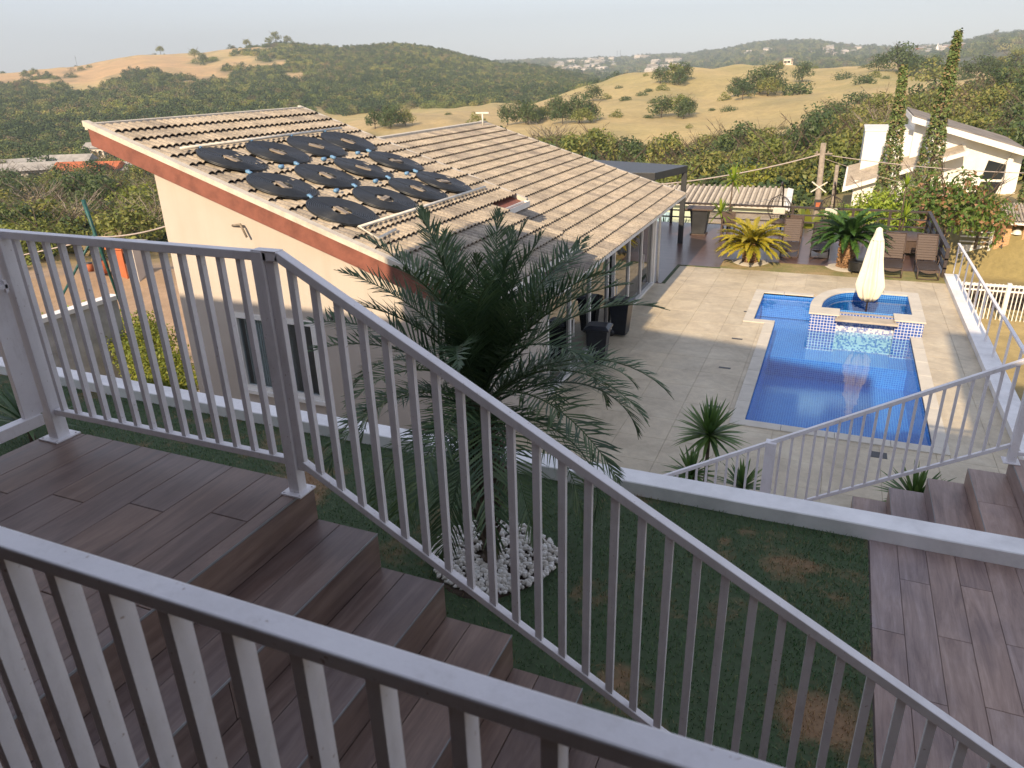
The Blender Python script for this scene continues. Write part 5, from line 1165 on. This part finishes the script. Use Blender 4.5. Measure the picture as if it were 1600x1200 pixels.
for i, (z0, z1) in enumerate(((-6.75, -5.62), (-7.75, -6.9), (-8.7, -7.9))):
    b = MB(); s_ = .16*i; b.add([(8.15-s_, 54.47, z0), (9.25-s_*1.2, 54.47, z0), (9.45-s_*.9, 54.47, z1-.28*(i == 0)), (8.35-s_, 54.47, z1)], [(0, 1, 2, 3)]); b.build('window_pane', M['dglass'], nh)
b = MB(); b.box(9.3, 9.6, 54.2, 54.49, -10.2, -5.45); b.build('pilaster', M['white'], nh)
# gatehouse on the right
gh = T('gatehouse', 'orange brick gatehouse with house number 414 and a tiled canopy at the right edge', 'gatehouse', (8, 43.4, -10.1))
hbox('brick_pier', 7.62, 8.22, 43.0, 43.5, -10.1, -7.42, 'brick', gh); hbox('brick_pier', 8.72, 10.6, 43.0, 43.5, -10.1, -7.42, 'brick', gh)
slab('canopy', [(7.1, 42.5, -7.28), (11, 42.5, -7.28), (11, 44.6, -6.75), (7.05, 44.6, -6.72)], .12, M['white'], gh)
for i in range(26):
    b = MB(); x = 7.15+i*.15; b.tube([(x, 42.45, -7.24), (x, 44.6, -6.69)], .06, 6, False); b.build('roof_tile', M['tile'], gh)
hbox('back_wall', 7.2, 11, 44.6, 44.8, -10.1, -6.9, 'dark', gh); hbox('white_gate', 6.1, 7.45, 43.1, 43.2, -10.1, -8.6, 'white', gh)
for z in (-8.45, -8.2, -7.95): hbox('gate_slat', 6.1, 7.45, 43.1, 43.16, z, z+.06, 'white', gh)
hbox('gate_post', 7.38, 7.5, 43.0, 43.2, -10.1, -7.5, 'white', gh); hbox('low_wall', 8.22, 8.72, 43.1, 43.3, -10.1, -9.05, 'cream', gh)
for z in (-8.85, -8.55, -8.25, -7.95): hbox('grille_bar', 8.22, 8.72, 43.15, 43.19, z, z+.05, 'white', gh)
for x in (8.3, 8.6): hbox('grille_bar', x, x+.06, 43.19, 43.23, -8.95, -7.9, 'white', gh)
b = MB(); b.lathe([(.22, 0), (.17, .16), (.05, .26)], (8.5, 43.2, -7.95), 14); b.build('lamp_shade', M['white'], gh)
b = MB(); b.box(8.85, 9.35, 42.9, 42.998, -8.95, -8.3); b.build('letter_box', M['darkgrey'], gh, .02); b = MB(); b.box(8.9, 9.3, 42.885, 42.899, -8.55, -8.4); b.build('letter_plate', M['white'], gh)
for i, ch in enumerate('414'):
    fc = bpy.data.curves.new('number_glyph', 'FONT'); fc.body = ch; fc.size = .36; fc.extrude = .02; fc.align_x = 'CENTER'
    fo = bpy.data.objects.new('tmp', fc); S.collection.objects.link(fo); dg = bpy.context.evaluated_depsgraph_get(); me = bpy.data.meshes.new_from_object(fo.evaluated_get(dg)); bpy.data.objects.remove(fo)
    me.materials.clear(); me.materials.append(M['darkgrey']); o = link(bpy.data.objects.new('number_digit', me)); o.parent = gh; o.rotation_euler = (math.radians(90), 0, 0); o.location = Vector((7.92, 42.975, -8.0-.34*i))-Vector(gh.location)
# cypresses
def cyp(x, y, z0, z1, w_, label, seed):
    t_ = T('cypress', label, 'cypress', (x, y, z0), 'tall narrow cypresses'); H = z1-z0; b = MB(); st_ = random.getstate(); random.seed(seed)
    for i in range(int(230*H)):
        t0 = random.random()**1.15; r = w_*(min(1, (1-t0)*1.25+.10))**.8*(.85+.25*mnoise.noise(Vector((t0*9, seed, 0)))); a = U(0, 6.28)
        quads(b, 3, (x+r*.75*math.cos(a)+.10*math.sin(t0*5+seed), y+r*.75*math.sin(a), z0+H*t0), (.13, .13, .2), .095, .3)
    random.setstate(st_); b.build('foliage', M['cyp'], t_); b = MB(); b.tube([(x, y, z0), (x, y, z1-.5)], [.16, .03], 7); b.build('trunk', M['trunk'], t_)
cyp(4.52, 46.5, -9.8, 1.40, .95, 'tallest narrow cypress rising above the horizon in front of the white house', 3); cyp(2.46, 46.5, -9.8, -.18, .88, 'second narrow cypress, left of the tallest one', 5); cyp(9.25, 46.2, -9.8, -3.9, .75, 'cypress cut by the right edge beside the white house', 9)
# mango trees
mg = [crown(26, 2600, .05, 1, .95, 61, .34).mesh('crown', M['mango']), crown(18, 2000, .055, 1, .9, 62, .38).mesh('crown', M['mango'])]
def leafy(x, y, z, R, k, label, me):
    t_ = T('mango_tree', label, 'tree', (x, y, z), 'fruit trees before the white house', U(0, 6)); t_.scale = (R, R, R*k)
    c = link(bpy.data.objects.new('crown', me)); c.parent = t_; c.location = (0, 0, .55); c = link(bpy.data.objects.new('trunk', trunks[0])); c.parent = t_; c.location = (0, 0, .85)
leafy(5.0, 40.2, -9.3, 2.5, 1.22, 'large mango tree with reddish new leaves right of the deck corner', mg[0]); leafy(6.55, 41.2, -8.3, 1.45, 1.25, 'smaller mango tree with reddish shoots before the white house window', mg[1])
leafy(3.35, 41.8, -8.7, 1.7, 1.2, 'mango tree with reddish shoots between the two tall cypresses', mg[1])
gy = crown(16, 1700, .06, 1, .9, 63, .4).mesh('crown', M['drac'])
leafy(1.9, 40.0, -8.5, 1.75, 1.1, 'bright green leafy tree behind the green cycad', gy); leafy(.6, 41.0, -8.6, 1.4, 1.0, 'low bright green tree just right of the power pole', gy)
for x, y, sc, lb in ((-.95, 35.2, 1.3, 'big pale banana like leaf plant right of the left egg chair'), (.35, 35.4, 1.2, 'big pale leaf plant behind the right egg chair')): plant('banana_plant', lb, 'plant', x, y, -8.2, -7.2, sc*1.5, 12, .42, 'leafY', .08, None, 'broad leaf plants behind the rail', .5, .9)
# power pole and cables
pp = T('power_pole', 'weathered timber power pole with small orange meter box behind the deck', 'pole', (-.8, 40, -10))
b = MB(); b.tube([(-.66, 40, -10.5), (-.86, 40, -3.45)], [.17, .13], 10); b.build('shaft', M['pole'], pp)
b = MB(); b.bar((-1.15, 39.85, -5.75), (-.45, 39.85, -5.25), .05, .05); b.bar((-1.15, 39.84, -5.25), (-.45, 39.84, -5.75), .05, .05); b.build('cross_brace', M['pvc'], pp)
b = MB(); b.box(-.92, -.54, 39.7, 39.84, -6.55, -6.1); b.build('meter_box', M['darkgrey'], pp); b = MB(); b.box(-.84, -.62, 39.68, 39.699, -6.48, -6.22); b.build('orange_label', M['orange'], pp)
b = MB(); b.bar((-1.2, 39.95, -3.95), (-.4, 39.95, -3.93), .06, .06)
for x in (-1.1, -.6): b.lathe([(.04, 0), (.05, .05), (.03, .1)], (x, 39.95, -3.92), 8)
b.build('cross_arm', M['pole'], pp)
p2_ = T('support_pole', 'thinner short timber pole just right of the power pole', 'pole', (-.1, 44, -10)); b = MB(); b.tube([(-.05, 44, -10.2), (-.12, 44, -4.9)], .1, 8); b.build('shaft', M['pole'], p2_)
def cable(label, a, c, sag, r=.018, n=24):
    a = Vector(a); c = Vector(c); b = MB(); b.tube([a.lerp(c, i/n)-Vector((0, 0, sag*4*(i/n)*(1-i/n))) for i in range(n+1)], r, 5, False); tag(b.build('cable', M['wire']), label, 'cable')
cable('overhead cable running left from the power pole to the pergola', (-.86, 40, -3.95), (-9.2, 36, -5.2), .25, .03); cable('overhead cable running right from the power pole past the white house', (-.8, 40, -3.98), (13, 44, -5.0), .35, .022); cable('thin second cable to the right below the first', (-.8, 40, -4.15), (13, 44, -7.2), .5, .012)
# ------------------------------------------------------------------ left side below the wall
b = MB(); b.box(-18.5, -18.3, 6.0, 13.95, -10, -5.56); lwl = T('grey_boundary_wall', 'grey rendered boundary wall with white coping seen through the left railing', 'wall', (-18.4, 10, -9)); b.build('wall', plain('grey_render', (.46, .46, .47), .85, 0, .16, 2.5, .3), lwl)
b = MB(); b.box(-18.56, -18.24, 5.95, 14.0, -5.558, -5.44); b.build('coping', M['whitewall'], lwl)
b = MB()
st_ = random.getstate()
for i in range(170): hx = U(-18.9, -12.4); quads(b, 130, (hx, 14.5-(hx+18.6)*.64+U(-.7, .6), U(-7.6, -6.3)), (.45, .45, .35), .05, .4)
tag(b.build('hedge', M['leafY']), 'bright yellow green hedge between the grey wall and the cream house', 'hedge')
b = MB()
for i in range(14): quads(b, 90, (U(-23, -19.2), U(11.5, 15.5), U(-7.0, -6.6)), (.6, .6, .35), .06, .4)
tag(b.build('hedge', M['drac']), 'low bright green shrubs behind the grey wall on the left', 'hedge')
b = MB()
for i in range(18): quads(b, 90, (U(-13.5, -8.8), U(6.3, 7.6), U(-5.2, -4.6)), (.4, .4, .35), .05, .4)
tag(b.build('shrub', M['leafB']), 'dark shrubs below the white wall in front of the cream house', 'shrub')
gp = T('green_pole', 'leaning dark green pole with a diagonal brace on the left', 'pole', (-18, 13.2, -6))
b = MB(); b.tube([(-17.4, 13, -2.62), (-17.25, 13, -3.58), (-17.2, 13.2, -5.5)], [.05, .045, .03], 8); b.build('shaft', M['greenpole'], gp)
b = MB(); b.tube([(-17.42, 13.1, -3.5), (-19.2, 13, -5.3), (-19.3, 13, -6.6)], .032, 6); b.build('brace', M['greenpole'], gp)
cable('rusty cable from the green pole to the garden house', (-17.3, 13, -3.55), (-11.3, 11.0, -2.3), .15, .018); cable('red cable from the green pole to the left edge', (-17.3, 13, -3.6), (-30, 13, -5.9), .1, .018)
# low plants left of the gate
plant('agave', 'spiky dark plant on the lawn behind the gate', 'plant', -6.3, 3.1, LAWN, LAWN+.15, .5, 30, .05, 'yucca', .03, None, None, .1, .5)
plant('agave', 'spiky dark plant by the white wall at the left edge', 'plant', -7.6, 4.4, LAWN, LAWN+.2, .6, 30, .05, 'palm', .03, None, None, .1, .5)
# yard on the left slope
def onterr(px, py):
    x, y, r = pixpt(px, py); return x, y, ground(x, y)
def shed(name, label, px, py, w_, d_, h_, m, roofm, rz=0., grp=None, cat='building', pitch=.0, win=0):
    x, y, z = onterr(px, py); t_ = T(name, label, cat, (x, y, z), grp, rz); 
    b = MB(); b.box(-w_/2, w_/2, -d_/2, d_/2, -1.5, h_); b.build('wall', M[m], t_, 0, True)
    b = MB(); o_ = .06*w_+.15; v = [(-w_/2-o_, -d_/2-o_, h_), (w_/2+o_, -d_/2-o_, h_), (w_/2+o_, d_/2+o_, h_), (-w_/2-o_, d_/2+o_, h_), (-w_/2-o_, 0, h_+pitch), (w_/2+o_, 0, h_+pitch)]
    if pitch: b.add(v, [(0, 1, 5, 4), (2, 3, 4, 5), (0, 4, 3), (1, 2, 5), (3, 2, 1, 0)])
    else: b.box(-w_/2-.1, w_/2+.1, -d_/2-.1, d_/2+.1, h_, h_+.18)
    b.build('roof', M[roofm], t_, 0, True)
    for i in range(win):
        a = -w_/2+w_*(i+.5)/win; b = MB(); b.box(a-w_*.12/win*2, a+w_*.12/win*2, -d_/2-.04, -d_/2-.001, h_*.35, h_*.75); b.build('window', M['dglass'], t_, 0, True)
    return t_
shed('shed', 'small shed with a grey shutter on the dirt yard seen through the railing', 216, 436, 1.0, 1.1, 1.35, 'town', 'paleroof', .2, None, 'shed', 0, 1)
shed('small_kiosk', 'small orange ochre wall on the dirt yard seen through the railing', 194, 432, .8, .5, 1.2, 'orange', 'orange', .2, None, 'kiosk')
for i, (px, py, w_) in enumerate(((163, 428, .7), (142, 425, .45))):
    x, y, z = onterr(px, py); t_ = T('orange_barrel', 'orange barrel on the dirt yard, the %s one' % ('larger right' if i == 0 else 'smaller left'), 'barrel', (x, y, z)); b = MB(); b.lathe([(0, 0), (w_*.4, 0), (w_*.45, w_*.5), (w_*.4, w_), (0, w_)], (0, 0, 0), 16); b.build('drum', M['orange'], t_, 0, True); b = MB(); b.lathe([(w_*.42, w_), (w_*.42, w_+.06), (0, w_+.06)], (0, 0, 0), 16); b.build('lid', M['dark'], t_, 0, True)
for i, (px, py, w_, d_, h_, wm, rm, rz, lb) in enumerate(((118, 280, 5.5, 6, 2.6, 'town', 'orange', .5, 'orange roofed house in the left valley, left of three'), (145, 281, 6.5, 5.5, 2.2, 'town', 'orange', .45, 'orange roofed house in the left valley, middle of three'), (174, 277, 5.5, 5, 2.2, 'town', 'orange', .4, 'orange roofed house in the left valley, right of three'),
    (60, 275, 14, 6, 2.4, 'towng', 'paleroof', .7, 'long low grey roofed building left of the orange roofs'), (110, 266, 11, 5, 2.6, 'towng', 'paleroof', .5, 'flat pale roofed shed behind the orange roofs'), (20, 270, 14, 8, 2., 'towng', 'paleroof', .8, 'pale roofed building at the far left of the valley'), (212, 275, 10, 7, 2., 'towng', 'paleroof', .3, 'grey green roofed shed right of the orange roofs'), (158, 250, 6, 5, 3, 'town', 'paleroof', .3, 'small pale hut on the slope above the orange roofs'))):
    shed('valley_house', lb, px, py, w_, d_, h_, wm, rm, rz, 'houses in the left valley', 'house', 1.5, 3)
# distant town
def spot(px, py, rr_):                           # ground point on the bearing of px whose height matches py, searched within a range of distances
    best = None
    for r in np.linspace(*rr_, 60):
        x, y = at(px, r); z = ground(x, y, True); q = pix((x, y, z)); e = abs(q[1]-py)
        if best is None or e < best[0]: best = (e, x, y, z, r)
    return best[1:]
wd_ = 0
def town(name, label, grp, boxes, n, rr_, s_, mats=('town', 'town', 'towng')):
    global wd_
    for i in range(n):
        bx = random.choice(boxes); px, py = U(bx[0], bx[2]), U(bx[1], bx[3]); x, y, z, r = spot(px, py, rr_); w_ = U(*s_); t_ = T(name, label, 'house', (x, y, z), grp, U(-.5, .5)); h_ = w_*U(.35, .7)
        m = random.choice(mats); b = MB(); b.box(-w_/2, w_/2, -w_/2.6, w_/2.6, -4, h_); b.build('wall', M[m], t_, 0, True)
        b = MB(); b.add([(-w_/2-.5, -w_/2.4, h_), (w_/2+.5, -w_/2.4, h_), (w_/2+.5, w_/2.4, h_), (-w_/2-.5, w_/2.4, h_), (-w_/2, 0, h_+w_*.16), (w_/2, 0, h_+w_*.16)], [(0, 1, 5, 4), (2, 3, 4, 5), (0, 4, 3), (1, 2, 5), (3, 2, 1, 0)]); b.build('roof', M[random.choice(['paleroof', 'tile', 'town', 'paleroof'])], t_, 0, True)
        for k in (-.25, .2): b = MB(); b.box(w_*k-.6, w_*k+.6, -w_/2.6-.05, -w_/2.6-.001, h_*.3, h_*.65); b.build('window', M['dglass'], t_, 0, True)
town('town_house', 'tiny pale house in the left cluster of the distant town', 'left cluster of the distant town', [(865, 97, 962, 117), (905, 95, 960, 112), (870, 108, 950, 118)], 58, (1300, 2500), (9, 17))
town('town_house', 'tiny white house in the middle cluster of the distant town', 'middle cluster of the distant town', [(1006, 100, 1066, 122), (1020, 98, 1060, 110), (994, 90, 1008, 96)], 26, (1200, 2300), (10, 20))
town('town_house', 'tiny house scattered on the wooded hill on the horizon', 'scattered houses on the horizon hill', [(1240, 74, 1370, 92), (1150, 78, 1200, 90), (1280, 78, 1340, 86)], 22, (1500, 2500), (8, 15))
town('town_house', 'tiny reddish house of the village at the far right horizon', 'village on the right horizon', [(1410, 76, 1500, 86), (1430, 72, 1480, 84)], 24, (1250, 2300), (8, 15), ('town', 'orange', 'town'))
town('farm_house', 'small flat house on the crest of the dry hill', 'houses on the crest of the dry hill', [(1160, 99, 1172, 100), (1228, 97, 1230, 98)], 2, (340, 385), (2.6, 3.4))
x, y, z, r = spot(1455, 86, (1400, 2200)); t_ = T('church_tower', 'tiny white pointed church tower on the right horizon', 'church', (x, y, z)); b = MB(); b.box(-3, 3, -3, 3, -2, 8); b.build('tower', M['white'], t_, 0, True); b = MB(); b.lathe([(3.6, 8), (0, 19)], (0, 0, 0), 4); b.build('spire', M['white'], t_, 0, True)
for px, py, rr_, h_, lb in ((127, 97, (850, 960), 9, 'bare lattice mast on the left ridge'), (963, 88, (2200, 2700), 26, 'thin mast on the horizon, left of two'), (968, 88, (2200, 2700), 26, 'thin mast on the horizon, right of two')):
    x, y, z, r = spot(px, py, rr_); b = MB(); b.tube([(x, y, z-3), (x, y, z+h_)], h_*.018, 4); b.bar((x-h_*.06, y, z+h_*.8), (x+h_*.06, y, z+h_*.8), .3, .3); tag(b.build('mast', M['darkgrey']), lb, 'mast')
# solitary trees on the ridge lines
for px, py, R, rr_, k in ((440, 66, 7.5, (830, 930), 3), (428, 68, 5, (830, 930), 3), (458, 68, 6, (830, 930), 3), (260, 84, 4.5, (830, 930), 0), (312, 92, 6, (760, 900), 0), (395, 74, 5, (850, 920), 0), (323, 100, 5, (760, 900), 1), (1540, 56, 9, (1700, 2050), 3), (160, 190, 3.6, (330, 420), 5), (390, 175, 3.8, (330, 430), 5), (362, 175, 4., (330, 430), 5), (197, 190, 4, (330, 420), 3)):
    x, y, z, r = spot(px, py, rr_); tree(x, y, R, k, {3: 'tall pale tree standing on the skyline of the left hill', 0: 'dark tree alone on the bare skyline of the left hill', 1: 'dark tree on the bare slope of the left hill', 5: 'yellow green tree standing out of the dark hill forest'}[k] if px < 1000 else 'lone tree on the right skyline', 'solitary trees on the hills %d' % k)
# ------------------------------------------------------------------ air
t = bpy.data.materials.new('haze'); t.use_nodes = True; n_ = t.node_tree.nodes; n_.remove(n_['Principled BSDF']); pv = n_.new('ShaderNodeVolumePrincipled'); pv.inputs['Color'].default_value = (.66, .76, .86, 1); pv.inputs['Density'].default_value = .00034; pv.inputs['Anisotropy'].default_value = .0
t.node_tree.links.new(pv.outputs[0], n_['Material Output'].inputs['Volume'])
b = MB(); b.box(-4000, 4000, -4000, 4000, -131, 270); hz = b.build('haze', t); kind(hz, 'stuff'); hz['label'] = 'thin pale haze over the distant hills'; hz['category'] = 'haze'
